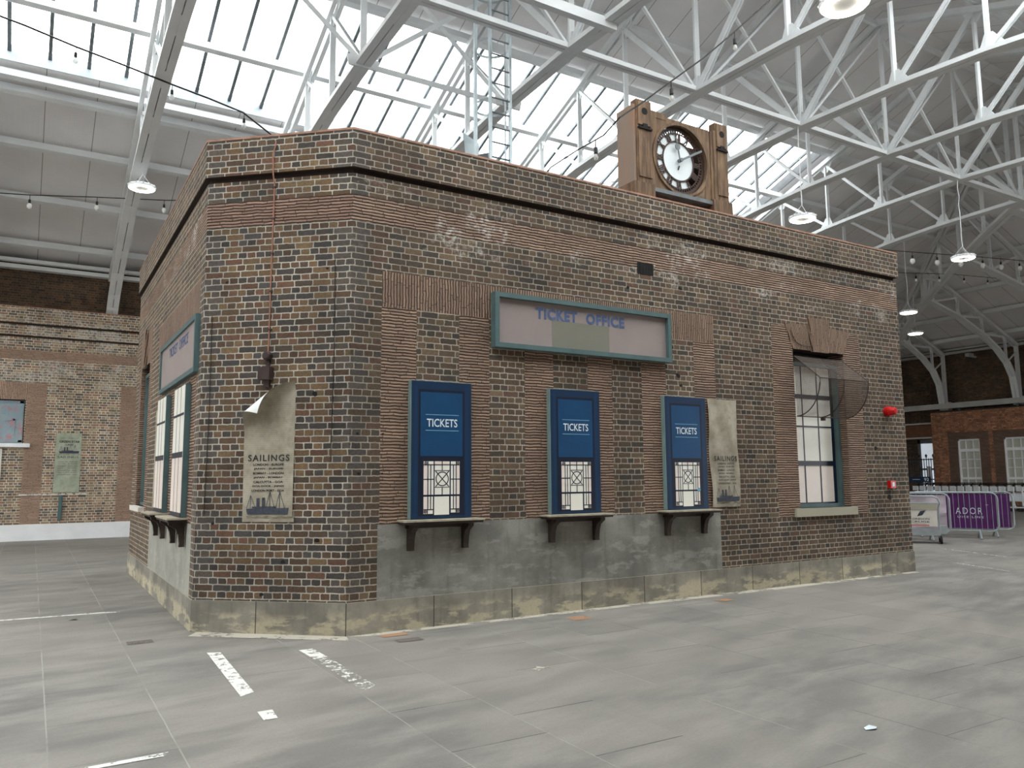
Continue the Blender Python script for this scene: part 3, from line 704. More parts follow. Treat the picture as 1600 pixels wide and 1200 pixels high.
# rubbed tile arch and keystone over the front window
b = MB()
def upoly(b, fr, pts, o, m, rot=0., c=(0, 0)):
    b.prism(fr, pts, 0, o, m)
    f = [i for i in range(len(b.f))][-(len(pts)+2):]
    for i in f:
        b.uv[i] = [((lambda P: (P.x+P.y*.9+P.z*rot, P.z))(b.v[k])) for k in b.f[i]]
upoly(b, F2, [(7.47, 3.74), (7.9, 3.74), (7.86, 4.17), (7.3, 4.15)], .012, 'tile_v', .25)
upoly(b, F2, [(8.34, 3.74), (8.75, 3.74), (8.93, 4.13), (8.38, 4.17)], .012, 'tile_v', -.25)
upoly(b, F2, [(7.92, 3.72), (8.32, 3.72), (8.38, 4.29), (7.86, 4.29)], .045, 'tile_v')
obj('arch', b, 'tile_v', K)
b = MB(); upoly(b, F0, [(5.38, 3.66), (5.66, 3.66), (5.72, 4.32), (5.32, 4.32)], .05, 'tile_v'); obj('keystone', b, 'tile_v', K)
b = MB(); b.fbox(F2, 7.33, 8.85, -.25, .05, 1.04, 1.17); obj('window_sill', b, 'sill', K)
b = MB(); b.fbox(F0, 4.85, 6.2, -.2, .09, 1.17, 1.25); obj('window_sill', b, 'kraft', K)
def box_window(fr, a0, a1, z0, z1, dep, cols, rows, parent, thick):
    b = MB(); t = .055
    for q in ((a0, a0+t, z0, z1), (a1-t, a1, z0, z1), (a0+t, a1-t, z0, z0+t), (a0+t, a1-t, z1-t, z1)): b.fbox(fr, q[0], q[1], -dep, -dep+.13, q[2], q[3])
    w_ = obj('window', b, 'teal', parent)
    b = MB(); b.fbox(fr, a0+t, a1-t, -dep, -dep+.03, z0+t, z1-t); obj('pane', b, 'leaf_p', w_)
    b = MB(); b.fbox(fr, a0+t, a1-t, -dep+.03, -dep+.033, 1.93, z1-t); obj('upper_pane', b, 'leaf_y', w_)
    b = MB(); c0, c1 = a0+t, a1-t
    for k in range(1, cols): x = c0+(c1-c0)*k/cols; b.fbox(fr, x-.012, x+.012, -dep+.03, -dep+.038, z0+t, z1-t)
    for z, h in rows: b.fbox(fr, c0, c1, -dep+.03, -dep+.04, z-h/2, z+h/2)
    for q in ((c0, c0+.03), (c1-.06, c1)): b.fbox(fr, q[0], q[1], -dep+.03, -dep+.041, z0+t, z1-t)
    b.fbox(fr, c0, c1, -dep+.03, -dep+.041, z0+t, z0+t+.025)
    obj('glazing_bars', b, 'navy_d', w_)
box_window(F2, 7.47, 8.75, 1.17, 3.56, .26, 3, [(1.89, .08), (2.5, .025), (3.0, .07)], K, .13)
box_window(F0, 4.95, 6.1, 1.25, 3.6, .2, 3, [(2.2, .08), (3.1, .04)], K, .1)
# air brick and holes
b = MB()
for k in range(6): x = 4.25+.27*k/5; b.fbox(F2, x-.017, x+.017, -.02, .006, 4.58, 4.73)
for k in range(6): z = 4.58+.15*k/5; b.fbox(F2, 4.24, 4.53, -.02, .004, z-.01, z+.01)
b.fbox(F2, 4.24, 4.53, -.04, .002, 4.575, 4.735, 'dark'); o = obj('air_brick', b, 'coping', K); o['label'] = 'small terracotta air brick grille'
b = MB()
for fr, a, z, r in [(F2, 4.85, 3.55, .035), (F2, 4.95, 3.15, .05), (F2, 5.0, 3.0, .035), (F2, 6.4, 4.0, .04), (F2, 9.5, 2.15, .05), (F2, 9.8, 1.3, .06), (F2, .1, 2.2, .02), (F2, .12, 1.75, .02), (F2, .4, 2.2, .015), (F2, .4, 1.75, .015), (F1, -.42, 2.65, .035), (F1, -.35, 1.02, .04), (F1, -.75, .78, .03), (F1, -1.0, .42, .03), (F1, -1.62, 1.2, .03), (F1, -.3, 4.1, .02), (F1, -1.55, 4.0, .02), (F2, 4.05, 4.35, .03), (F2, 5.05, 4.45, .04), (F2, 6.45, 3.1, .03), (F2, 6.7, 1.6, .02)]:
    n = 9; pts = []
    for k in range(n):
        t = 2*math.pi*k/n; rr = r*random.uniform(.6, 1.2); pts.append((a+rr*math.cos(t), z+rr*.8*math.sin(t)))
    b.prism(fr, pts, -.001, .0015, 'dark')
o = obj('chipped_holes', b, 'dark', K); o['kind'] = 'stuff'
# thin black wire down the front corner of the chamfer, lightning conductor on its face
b = MB(); b.tube([F1(-.2, .008, 4.2), F1(-.19, .01, 3.2), F1(-.2, .008, 2.5), F1(-.21, .01, 1.9)], .004, 5)
tag(obj('wall_wire', b, 'black'), 'thin black wire running down the brick corner face near its right edge', 'wire')
b = MB(); b.tube([F1(-1.72, .008, 3.6), F1(-1.71, .01, 2.5), F1(-1.73, .008, 1.3)], .004, 5)
tag(obj('wall_wire', b, 'black'), 'thin black wire down the left edge of the brick corner face', 'wire')
t = thing('lightning_conductor', 'copper conductor cable and brown test box above the peeling poster', 'cable', F1(-.96, 0, 2.9))
b = MB(); b.tube([F1(-.955, .05, 5.66), F1(-.955, .055, 5.6), F1(-.985, .055, 5.5), F1(-.975, .05, 5.25), F1(-.972, .015, 5.15), F1(-.985, .013, 4.2), F1(-.99, .013, 3.3), F1(-.99, .02, 3.12)], .009, 6); obj('cable', b, 'copper', t)
for z in (5.1, 4.72, 4.3, 3.85, 3.4): b = MB(); b.fbox(F1, -1.0, -.964, 0, .024, z, z+.022); obj('clip', b, 'iron', t)
b = MB(); b.lathe(F1(-.99, .0, 3.1), [(.05, 0), (.05, .07), (.035, .08)], 16, n1); b.fbox(F1, -1.01, -.97, 0, .03, 2.93, 3.1); obj('round_clamp', b, 'iron', t)
b = MB(); b.fbox(F1, -1.065, -.925, 0, .11, 2.82, 2.965); b.fbox(F1, -1.03, -.96, 0, .04, 2.74, 2.82); obj('test_box', b, 'iron', t)

# ------------------------------------------------------------ framed TICKET OFFICE boards
def office_sign(fr, a0, a1, z0, z1, label, patch, mirror=1):
    t = thing('sign_board', label, 'sign', fr((a0+a1)/2, 0, z0))
    b = MB(); w_ = .06
    for q in ((a0, a0+w_, z0, z1), (a1-w_, a1, z0, z1), (a0+w_, a1-w_, z0, z0+w_), (a0+w_, a1-w_, z1-w_, z1)): b.fbox(fr, q[0], q[1], 0, .11, q[2], q[3])
    obj('frame', b, 'teal', t)
    b = MB(); b.fbox(fr, a0+w_, a1-w_, 0, .05, z0+w_, z1-w_); obj('panel', b, 'mauve', t)
    cx = (a0+a1)/2; k = (a1-a0)/2.92
    if patch:
        b = MB(); b.fbox(fr, 2.72, 3.66, .05, .0525, z0+w_, 3.735); obj('painted_patch', b, 'sage', t)
    b = MB()
    text(b, fr, 'TICKET', 2.795, 3.81, .0545, .2, w=.66, bold=.009, h=.15, space=1.12); text(b, fr, 'OFFICE', 3.6, 3.81, .0545, .2, w=.66, bold=.009, h=.15, space=1.12)
    obj('lettering', b, 'signblue', t); return t
office_sign(F2, 1.83, 4.75, 3.31, 4.01, 'teal framed board reading TICKET OFFICE with grey-green patch, on the long wall', True)
# on the left wall "along" runs away from the camera: text is mirrored in that frame
F0r = lambda a, o, z: F0(-a, o, z)
def office_sign0():
    t = thing('sign_board', 'teal framed board reading TICKET OFFICE on the narrow left wall', 'sign', F0(1.65, 0, 3.0))
    a0, a1, z0, z1 = .17, 3.2, 2.97, 3.67; b = MB(); w_ = .06
    for q in ((a0, a0+w_, z0, z1), (a1-w_, a1, z0, z1), (a0+w_, a1-w_, z0, z0+w_), (a0+w_, a1-w_, z1-w_, z1)): b.fbox(F0, q[0], q[1], 0, .06, q[2], q[3])
    obj('frame', b, 'teal', t); b = MB(); b.fbox(F0, a0+w_, a1-w_, 0, .035, z0+w_, z1-w_); obj('panel', b, 'mauve', t)
    b = MB(); text(b, F0r, 'TICKET', -2.02, 3.48, .038, .2, w=.74, h=.14, bold=.003); text(b, F0r, 'OFFICE', -1.15, 3.48, .038, .2, w=.72, h=.14, bold=.003); obj('lettering', b, 'signblue', t)
office_sign0()

# ------------------------------------------------------------ blue TICKETS boards and their shelves
def ticket_board(a0, label):
    t = thing('ticket_board', label, 'sign', F2(a0+.4, 0, 1.23), 'blue ticket window boards on the long wall')
    W, H, z0 = .8, 1.6, 1.23
    b = MB(); b.fbox(F2, a0, a0+W, .002, .07, z0, z0+H); obj('frame', b, 'teal_l', t)
    b = MB(); b.fbox(F2, a0+.012, a0+W-.004, .07, .076, z0, z0+H-.004); obj('printed_panel', b, 'navy', t)
    b = MB(); g = lambda x0, x1, y0, y1, m, o=.078: b.fbox(F2, a0+x0, a0+x1, .07, o, z0+y0, z0+y1, m)
    g(.10, .70, .03, 1.50, 'navy_d', .0765); g(.125, .675, .72, 1.47, 'blue', .0775)
    g(.05, .085, .0, 1.55, 'navy_m', .0768); g(.715, .75, .0, 1.55, 'navy_m', .0768); obj('panel_moulding', b, 'navy', t)
    b = MB(); text(b, F2, 'TICKETS', a0+.405, z0+1.11, .0785, .14, w=.40, h=.095, bold=.0015); obj('lettering', b, 'print', t)
    b = MB()
    for z in (1.205, 1.02): b.fbox(F2, a0+.19, a0+.625, .077, .0785, z0+z-.004, z0+z+.004)
    obj('ruled_lines', b, 'ltblue', t)
    # leaded light: pale panes and dark leading
    b = MB(); X = lambda p: (p-250)/365*.47+.165; Z = lambda p: .665-(p-140)/575*.625
    def pane(x0, x1, y0, y1, m): b.fbox(F2, a0+X(x0), a0+X(x1), .076, .0788, z0+Z(y1), z0+Z(y0), m)
    pane(252, 294, 145, 500, 'leaf_p'); pane(294, 350, 145, 500, 'leaf_y'); pane(362, 512, 145, 180, 'leaf_p'); pane(362, 512, 185, 500, 'leaf_y'); pane(525, 578, 145, 500, 'leaf_y'); pane(578, 615, 145, 500, 'leaf_p')
    pane(252, 290, 520, 702, 'leaf_p'); pane(290, 345, 520, 702, 'leaf_y'); pane(525, 578, 520, 695, 'leaf_y'); pane(578, 612, 520, 695, 'leaf_p'); pane(358, 508, 520, 715, 'leaf_y')
    obj('window_panes', b, 'leaf_y', t)
    b = MB()
    def ld(x0, y0, x1, y1, w_=8.5): 
        p = F2(a0+X(x0), .0795, z0+Z(y0)); q = F2(a0+X(x1), .0795, z0+Z(y1)); b.bar(p, q, .0025, w_*.00129, (0, -1, 0) if abs(x1-x0) < 1e-3 else (0, 0, 1)) if False else b.bar(p, q, w_*.00129, .0025, (0, -1, 0))
    for x in (294, 322, 551, 579): ld(x, 182, x, 500); ld(x, 520, x, 655)
    for y in (182,): ld(252, y, 615, y)
    ld(252, 337, 350, 337); ld(525, 337, 615, 337); ld(250, 510, 615, 510, 14)
    for x in (294, 580): ld(x, 145, x, 182)
    ld(437, 145, 437, 242); ld(362, 244, 512, 244, 6); ld(362, 422, 512, 422, 6); ld(437, 422, 437, 500)
    ld(370, 250, 505, 416, 8); ld(505, 250, 370, 416, 8); ld(252, 657, 345, 657); ld(525, 657, 612, 657); ld(290, 657, 290, 700); ld(578, 657, 578, 700)
    b.ring(F2, a0+X(437), z0+Z(333), .074, .085, .079, .0805, 28)
    for x, y in ((273, 162), (598, 162), (268, 680), (596, 676)): b.ring(F2, a0+X(x), z0+Z(y), .013, .019, .079, .0805, 12); ld(x-9, y-9, x+9, y+9, 4); ld(x+9, y-9, x-9, y+9, 4)
    obj('leading', b, 'navy_d', t); return t
def shelf(fr, a0, a1, z, o, label):
    t = thing('counter_shelf', label, 'shelf', fr((a0+a1)/2, 0, z-.03), 'bracketed shelves below the ticket boards')
    b = MB(); b.fbox(fr, a0, a1, .0, o, z-.012, z+.008); obj('shelf_top', b, 'woodtop', t)
    b = MB(); b.fbox(fr, a0+.015, a1-.015, .014, o-.015, z-.04, z-.012); b.fbox(fr, a0+.1, a1-.1, .014, .05, z-.09, z-.04); obj('apron', b, 'wood', t)
    for a in (a0+.12, a1-.2):
        b = MB(); pts = [(.014, z-.04), (o-.04, z-.04), (o-.04, z-.075), (.115, z-.13), (.085, z-.2), (.07, z-.3), (.075, z-.34), (.014, z-.34)]
        P = [fr(a+da, q, zz) for da in (0, .07) for q, zz in pts]; i = len(b.v); n = len(pts); b.v += P
        b.f += [tuple(range(n)), tuple(range(2*n-1, n-1, -1))]+[(k, n+k, n+(k+1) % n, (k+1) % n) for k in range(n)]; b.uv += [None]*(n+2); b.mi += [0]*(n+2)
        obj('bracket', b, 'wood', t)
for a, l, l2 in ((.71, 'blue TICKETS board nearest the kiosk corner', 'wooden bracketed shelf under the TICKETS board nearest the kiosk corner'), (2.65, 'middle blue TICKETS board of three, below the TICKET OFFICE sign', 'wooden bracketed shelf under the middle TICKETS board'), (4.6, 'blue TICKETS board beside the long aged poster, with a pale round sticker', 'wooden bracketed shelf under the TICKETS board beside the aged poster')):
    tb = ticket_board(a, l); shelf(F2, a-.13, a+.89, 1.215, .24, l2)
b = MB(); b.lathe(F2(5.21, .0805, 1.5), [(.03, 0), (.03, .0015)], 16, (0, -1, 0)); o = obj('sticker', b, 'ltblue', tb)
def blank_board(a0, label):
    t = thing('window_board', label, 'sign', F0(a0+.4, 0, 1.25), 'pale window boards on the left wall')
    z0, W, H = 1.25, .86, 1.62
    b = MB(); b.fbox(F0, a0, a0+W, .002, .07, z0, z0+H); obj('frame', b, 'teal', t)
    b = MB(); b.fbox(F0, a0+.02, a0+W-.02, .07, .075, z0+.05, z0+.72, 'leaf_p'); b.fbox(F0, a0+.02, a0+W-.02, .07, .075, z0+.72, z0+H-.01, 'leaf_y'); obj('pale_panel', b, 'leaf_y', t)
    b = MB()
    for k in (1, 2): x = a0+.02+(W-.04)*k/3; b.fbox(F0, x-.008, x+.008, .075, .077, z0+.05, z0+H-.01)
    b.fbox(F0, a0+.02, a0+W-.02, .075, .078, z0+.72, z0+.79); b.fbox(F0, a0+.02, a0+W-.02, .075, .078, z0+1.24, z0+1.27); b.fbox(F0, a0+.02, a0+W-.02, .075, .078, z0+.0, z0+.05)
    obj('printed_bars', b, 'navy_d', t)
blank_board(.6, 'pale window board nearer the corner on the left wall'); blank_board(2.22, 'pale window board further along the left wall')
shelf(F0, .48, 1.5, 1.235, .24, 'wooden bracketed shelf under the nearer pale board on the left wall'); shelf(F0, 2.1, 3.12, 1.235, .24, 'wooden bracketed shelf under the further pale board on the left wall')

# ------------------------------------------------------------ posters
ROUTES = ['LONDON - EUROPE', 'JAPAN - EUROPE', 'BOMBAY - LONDON', 'JAPAN - BOMBAY', 'CALCUTTA - GOA', 'GOA DOCK - JAPAN', 'LONDON PORT - GOA']
def ship(b, fr, cx, cz, s, o, m='inkblue'):
    f = lambda p, mm=m, oo=0.: b.prism(fr, [(cx+x*s, cz+z*s) for x, z in p], o+oo, o+oo+.0008, mm)
    f([(-.5, .09), (.5, .11), (.47, -.03), (-.47, -.03)]); f([(-.36, .1), (-.36, .14), (.2, .14), (.2, .1)]); f([(-.26, .14), (-.26, .32), (-.19, .32), (-.19, .14)]); f([(-.13, .14), (-.13, .33), (-.06, .33), (-.06, .14)])
    for x, h in ((-.4, .38), (.05, .46), (.28, .46)):
        f([(x-.006, .1), (x+.006, .1), (x+.006, h), (x-.006, h)])
        for dx in (-.09, .12): f([(x+dx-.006, .1), (x+dx+.006, .1), (x+.006, h), (x-.004, h)])
    for k in range(9):
        x = -.5+k*.12; f([(x, -.07-.02*(k % 2)), (x+.15, -.06-.02*(k % 3)), (x+.13, -.085-.03*(k % 2)), (x+.02, -.1)], 'inkwash')
def poster_print(t, fr, cx, ztitle, w_, o, shiptop=False, k=1.):
    b = MB(); text(b, fr, 'SAILINGS', cx, ztitle, o, .1, w=w_*.84, h=.075, space=1.2, bold=.002)
    z = ztitle-.075
    for r in ROUTES: text(b, fr, r, cx, z, o, .04, w=w_*.64*(len(r)/16.)**.5, h=.027, bold=.0012); z -= .0485
    obj('lettering', b, 'ink', t)
    b = MB(); ship(b, fr, cx, z-.2, w_*.86, o); obj('ship_print', b, 'inkblue', t)
# peeling poster on the chamfer
t = thing('poster', 'aged SAILINGS poster with curled white corner on the chamfered brick face', 'poster', F1(-.94, 0, 1.22))
b = MB(); NX, NZ = 22, 44; a0, a1, z0, z1 = -1.255, -.645, 1.22, 2.8
fl = Vector((.80, -.60)); fl = Vector((-.62, .785)); pf = Vector((-1.255, 2.2)); R_ = .145
idx = {}
for j in range(NZ+1):
    for i in range(NX+1):
        a = a0+(a1-a0)*i/NX + (.02*(1-j/NZ) if i == NX and j < 2 else 0); z = z0+(z1-z0)*j/NZ; c = (Vector((a, z))-pf).dot(fl); o = .012+.006*math.sin(z*3+a*4)
        if c > 0: p = Vector((a, z))-fl*c+fl*R_*math.sin(c/R_); o += R_*(1-math.cos(c/R_)); a, z = p
        idx[i, j] = len(b.v); b.v.append(F1(a, o, z))
for j in range(NZ):
    for i in range(NX): b.f.append((idx[i, j], idx[i+1, j], idx[i+1, j+1], idx[i, j+1])); b.uv.append(None); b.mi.append(0)
def twoside(name, front, back):
    m = MT[front].copy(); m.name = name; nt = m.node_tree; p = nt.nodes['Principled BSDF']; l = p.inputs['Base Color'].links[0].from_socket
    g = nt.nodes.new('ShaderNodeNewGeometry'); mx = nt.nodes.new('ShaderNodeMix'); mx.data_type = 'RGBA'; nt.links.new(g.outputs['Backfacing'], mx.inputs[0]); nt.links.new(l, mx.inputs[6]); mx.inputs[7].default_value = back; nt.links.new(mx.outputs[2], p.inputs['Base Color']); return m
MT['poster2'] = twoside('poster_with_white_back', 'poster', C(232, 236, 234))
obj('sheet', b, 'poster2', t, smooth=True); poster_print(t, F1, -.945, 1.935, .6, .0215)
# long poster on the front wall, leaning and wavy
t = thing('poster', 'long wavy aged SAILINGS poster between TICKETS board and window', 'poster', F2(5.8, 0, 1.24))
def FP(a, o, z): return F2(a+(2.84-z)*.02+.004*math.sin(z*5), o+.018+.012*math.sin(z*3.3)**2, z)
b = MB(); idx = {}; a0, a1, z0, z1 = 5.49, 6.08, 1.24, 2.83
for j in range(NZ+1):
    for i in range(NX+1): idx[i, j] = len(b.v); b.v.append(FP(a0+(a1-a0)*i/NX, .012*math.sin(i*.5+j*.21), z0+(z1-z0)*j/NZ))
for j in range(NZ):
    for i in range(NX): b.f.append((idx[i, j], idx[i+1, j], idx[i+1, j+1], idx[i, j+1])); b.uv.append(None); b.mi.append(0)
obj('sheet', b, 'poster2', t, smooth=True); poster_print(t, FP, 5.8, 1.95, .56, .015)
# torn poster behind the further board of the left wall
t = thing('poster', 'torn collage poster with dark photo beside the further pale board on left wall', 'poster', F0(3.4, 0, 1.25))
b = MB(); b.prism(F0, [(3.1, 1.3), (3.75, 1.28), (3.72, 2.0), (3.76, 2.75), (3.1, 2.8)], .002, .012); obj('sheet', b, 'poster', t)
b = MB(); b.prism(F0, [(3.15, 1.95), (3.5, 1.95), (3.5, 2.55), (3.15, 2.6)], .012, .0135); obj('photo_print', b, 'inkblue', t)
# GREEN STAR LINE poster
t = thing('poster', 'pale green GREEN STAR LINE sailings poster on the far left wall', 'poster', FW(-2.12, 0, 1.35))
b = MB(); b.prism(FW, [(-2.46, 1.36), (-1.79, 1.34), (-1.79, 3.08), (-2.45, 3.08)], .005, .02); obj('sheet', b, 'poster_g', t)
b = MB(); text(b, FW, 'GREEN STAR', -2.1, 2.83, .022, .1, w=.53, h=.065, bold=.004); text(b, FW, 'LINE', -2.1, 2.74, .022, .08, w=.2, h=.045, bold=.002); text(b, FW, 'No 1 - August 14', -2.1, 2.93, .022, .06, w=.45, h=.035)
text(b, FW, 'SAILINGS', -2.12, 2.38, .022, .09, w=.54, h=.06); z = 2.24
for r in ROUTES: text(b, FW, r, -2.12, z, .022, .04, w=.5, h=.03); z -= .062
obj('lettering', b, 'ink', t); b = MB(); ship(b, FW, -2.1, 2.5, .52, .022); obj('ship_print', b, 'inkblue', t)

# ------------------------------------------------------------ left wall fittings
t = thing('shuttered_window', 'blue-grey boarded window with red scrawls in the far left wall', 'window', FW(-4.3, 0, 2.76))
b = MB(); b.fbox(FW, -5.38, -3.29, -.22, -.12, 2.76, 4.0); obj('shutter', b, 'graffiti', t)
b = MB(); b.fbox(FW, -5.5, -3.2, -.35, -.26, 2.6, 4.2); obj('back_board', b, 'dark', t)  # hidden board added to stop sky light leaking round the shutter
b = MB()
for q in ((-5.36, -3.31, 2.8, 2.86), (-5.36, -3.31, 3.92, 3.98), (-3.4, -3.31, 2.8, 3.98), (-4.1, -3.75, 3.62, 3.66), (-3.75, -3.7, 3.4, 3.66), (-3.7, -3.5, 3.42, 3.46), (-3.55, -3.5, 2.9, 3.46)): b.fbox(FW, q[0], q[1], -.12, -.1, q[2], q[3])
obj('moulding', b, 'graffiti', t)
b = MB(); b.fbox(FW, -5.5, -3.1, -.2, .12, 2.65, 2.76); obj('window_sill', b, 'white', t)
b = MB(); b.fbox(FW, -4.6, -3.76, .003, .04, 1.7, 2.6); tag(obj('board', b, 'kraft'), 'pale wooden board below the boarded window at the left edge', 'board')
b = MB(); b.fbox(FW, -3.3, -1.58, 0, .025, 1.27, 1.32)
tag(obj('wall_batten', b, worn('flaking_white_strip', C(214, 208, 198), .45, 6.)), 'flaking white strip on wall just below the green poster', 'batten')
b = MB(); b.fbox(FW, -2.3, -2.2, 0, .08, .56, 1.26); b.fbox(FW, -2.28, -2.22, .08, .1, .58, 1.2); tag(obj('downpipe_stub', b, 'teal'), 'short dark teal pipe stub on wall below the green poster', 'pipe')

# ------------------------------------------------------------ window awning of wire netting
t = thing('mesh_awning', 'rusty wire mesh awning of three hoops over the kiosk window', 'awning', F2(8.1, 0, 2.64))
def hoop(a, n=10, r=.43):
    return [F2(a, .0, 3.62)]+[F2(a, .47*(1-0)*1, 3.22)]+[F2(a, .47*math.cos(u)**1.0, 3.22-.58*math.sin(u)) for u in [math.pi/2*k/n for k in range(1, n+1)]]
for a in (7.5, 8.1, 8.72):
    b = MB(); b.tube(hoop(a), .009, 6); obj('hoop', b, 'iron', t)
for p, q in ((F2(7.5, .47, 3.22), F2(8.72, .47, 3.22)), (F2(7.5, 0, 3.62), F2(8.72, 0, 3.62)), (F2(7.5, .01, 2.64), F2(8.72, .01, 2.64))): b = MB(); b.tube([p, q], .008, 6); obj('crossbar', b, 'iron', t)
b = MB(); b.bar(F2(8.1, 0, 2.61), F2(8.1, .06, 2.61), .05, .05); obj('fixing_block', b, 'iron', t)
b = MB(); H0 = hoop(7.5, 10); H1 = hoop(8.72, 10); s_ = 0
for k in range(len(H0)-1):
    L = (H0[k+1]-H0[k]).length; b.poly([H0[k], H1[k], H1[k+1], H0[k+1]], [(0, s_), (1.22, s_), (1.22, s_+L), (0, s_+L)]); s_ += L
for H in (H0, H1): b.poly(H, [(-p.y, p.z) for p in H])
obj('netting', b, 'net', t)
# loose wire on the arch, alarm bell, call point
b = MB(); b.tube([F2(7.42, .02, 4.05), F2(7.46, .025, 3.93), F2(7.55, .025, 3.84), F2(7.7, .025, 3.8), F2(7.9, .03, 3.8)], .006, 5); tag(obj('wall_wire', b, 'iron'), 'loose wire curling across the tile arch over the window', 'wire')
t = thing('fire_alarm_sounder', 'red round fire alarm sounder high near the kiosk right end', 'alarm', F2(9.86, 0, 2.8))
b = MB(); b.lathe(F2(9.86, 0, 2.8), [(.08, 0), (.09, .05), (.085, .09)], 20, (0, -1, 0)); obj('base', b, 'red', t, smooth=True)
b = MB(); b.lathe(F2(9.86, .09, 2.8), [(.078, 0), (.07, .06), (.05, .1), (.02, .11)], 20, (0, -1, 0)); obj('horn', b, 'red', t, smooth=True)
t = thing('fire_call_point', 'small red square fire call point low near the kiosk right end', 'alarm', F2(9.84, 0, 1.46))
b = MB(); b.fbox(F2, 9.77, 9.91, 0, .07, 1.46, 1.59); obj('box', b, 'red', t); b = MB(); b.fbox(F2, 9.81, 9.87, .07, .074, 1.49, 1.56); obj('break_glass', b, 'print', t)
b = MB(); b.fbox(F2, 9.93, 10.0, 0, .004, 1.47, 1.58, 'print'); b.fbox(F2, 9.935, 9.995, .004, .005, 1.53, 1.57, 'red'); tag(obj('safety_notice', b, 'print'), 'tiny red and white notice right beside the fire call point', 'sign')

# ------------------------------------------------------------ clock tower on the parapet
T = thing('station_clock', 'weathered timber clock housing with skeleton roman dial on the kiosk parapet', 'clock', (5.33, -.0, 5.755))
FC = lambda a, o, z: Vector((a, .15-o, z))
D_ = .38
b = MB(); b.fbox(FC, 4.36, 4.46, -D_, -.0, 5.98, 7.22); o = obj('side_panel', b, 'clockside', T)
b = MB(); b.fbox(FC, 6.2, 6.3, -D_, -.0, 5.98, 7.2); obj('side_panel', b, 'clockside', T)
def pil(a0, a1, lab):
    b = MB(); b.fbox(FC, a0, a1, -.1, .03, 5.98, 7.3)
    b.fbox(FC, a0+.02, a1-.02, .03, .045, 6.1, 6.85); b.fbox(FC, a0+.02, a1-.02, .03, .05, 6.9, 7.28); p = obj('pilaster', b, 'clockwood', T)
    b = MB(); c = (a0+a1)/2; b.ring(FC, c, 7.12, 0, .055, .04, .052, 20); obj('round_hole', b, 'dark', p); b = MB(); b.fbox(FC, a0+.015, a1-.015, .02, .07, 6.835, 6.865); b.fbox(FC, c-.045, c+.045, .02, .065, 6.86, 6.92); obj('notch', b, 'dark', p)
pil(4.40, 4.69, ''); pil(6.02, 6.28, '')
# face panel with a round hole
cxk, czk, RH = 5.29, 6.53, .56
b = MB(); N = 48
def edge_pt(t):
    dx, dz = math.sin(t), math.cos(t); k = min((.6+.03)/abs(dx) if abs(dx) > 1e-6 else 9, (.62 if dz > 0 else .58)/abs(dz) if abs(dz) > 1e-6 else 9); return cxk+dx*k, czk+dz*k
for j in range(N):
    u0, u1 = 2*math.pi*j/N, 2*math.pi*(j+1)/N; e0, e1 = edge_pt(u0), edge_pt(u1)
    i0 = (cxk+RH*math.sin(u0), czk+RH*math.cos(u0)); i1 = (cxk+RH*math.sin(u1), czk+RH*math.cos(u1))
    for o, fl_ in ((0, 1), (-.05, -1)): P = [FC(q[0], o, q[1]) for q in (i0, e0, e1, i1)]; b.poly(P if fl_ > 0 else P[::-1])
    b.poly([FC(i0[0], 0, i0[1]), FC(i1[0], 0, i1[1]), FC(i1[0], -.16, i1[1]), FC(i0[0], -.16, i0[1])]); b.poly([FC(e0[0], 0, e0[1]), FC(e0[0], -.05, e0[1]), FC(e1[0], -.05, e1[1]), FC(e1[0], 0, e1[1])])
b.fbox(FC, 4.69, 4.8, -.05, .01, 5.98, 7.14); b.fbox(FC, 5.92, 5.97, -.05, .02, 5.98, 7.14); b.fbox(FC, 5.97, 6.02, -.05, .035, 5.98, 7.16); b.fbox(FC, 4.7, 5.0, -.05, .005, 7.1, 7.2)
obj('face_panel', b, 'clockwood', T)
b = MB(); b.fbox(FC, 4.46, 6.2, -D_, -D_+.03, 5.98, 6.28); b.fbox(FC, 4.46, 5.15, -D_, -D_+.03, 6.28, 7.05); b.fbox(FC, 5.45, 6.2, -D_, -D_+.03, 6.28, 6.98); obj('back_boards', b, 'iron', T)
for q in ((4.27, 4.66), (5.86, 6.27)):
    b = MB(); b.fbox(FC, q[0], q[1], -D_-.02, .11, 5.755, 5.98); obj('base_block', b, 'clockwood', T)
b = MB(); b.fbox(FC, 4.66, 5.86, -.12, .08, 5.9, 5.96); o = obj('ledge', b, 'galv_d', T)
b = MB(); b.fbox(FC, 4.78, 5.98, -.3, -.2, 5.755, 5.9); obj('recess_board', b, 'iron', T)
b = MB(); b.ring(FC, cxk, czk, RH-.02, RH+.02, -.02, .03, 48); obj('bezel', b, 'clockwood', T)
b = MB(); b.ring(FC, cxk, czk, RH-.075, RH-.03, -.06, -.045, 48); b.ring(FC, cxk, czk, .305, .325, -.06, -.045, 40)
for k in range(60): t_ = math.radians(k*6); P = [FC(cxk+r*math.sin(t_), -.05, czk+r*math.cos(t_)) for r in (RH-.115, RH-.07)]; b.bar(P[0], P[1], .016, .012, (0, 1, 0))
b.ring(FC, cxk, czk, RH-.125, RH-.11, -.06, -.045, 48)
NUM = {0: 'XII', 1: 'I', 2: 'II', 3: 'III', 4: 'IIII', 5: 'V', 6: 'VI', 7: 'VII', 8: 'VIII', 9: 'IX', 10: 'X', 11: 'XI'}
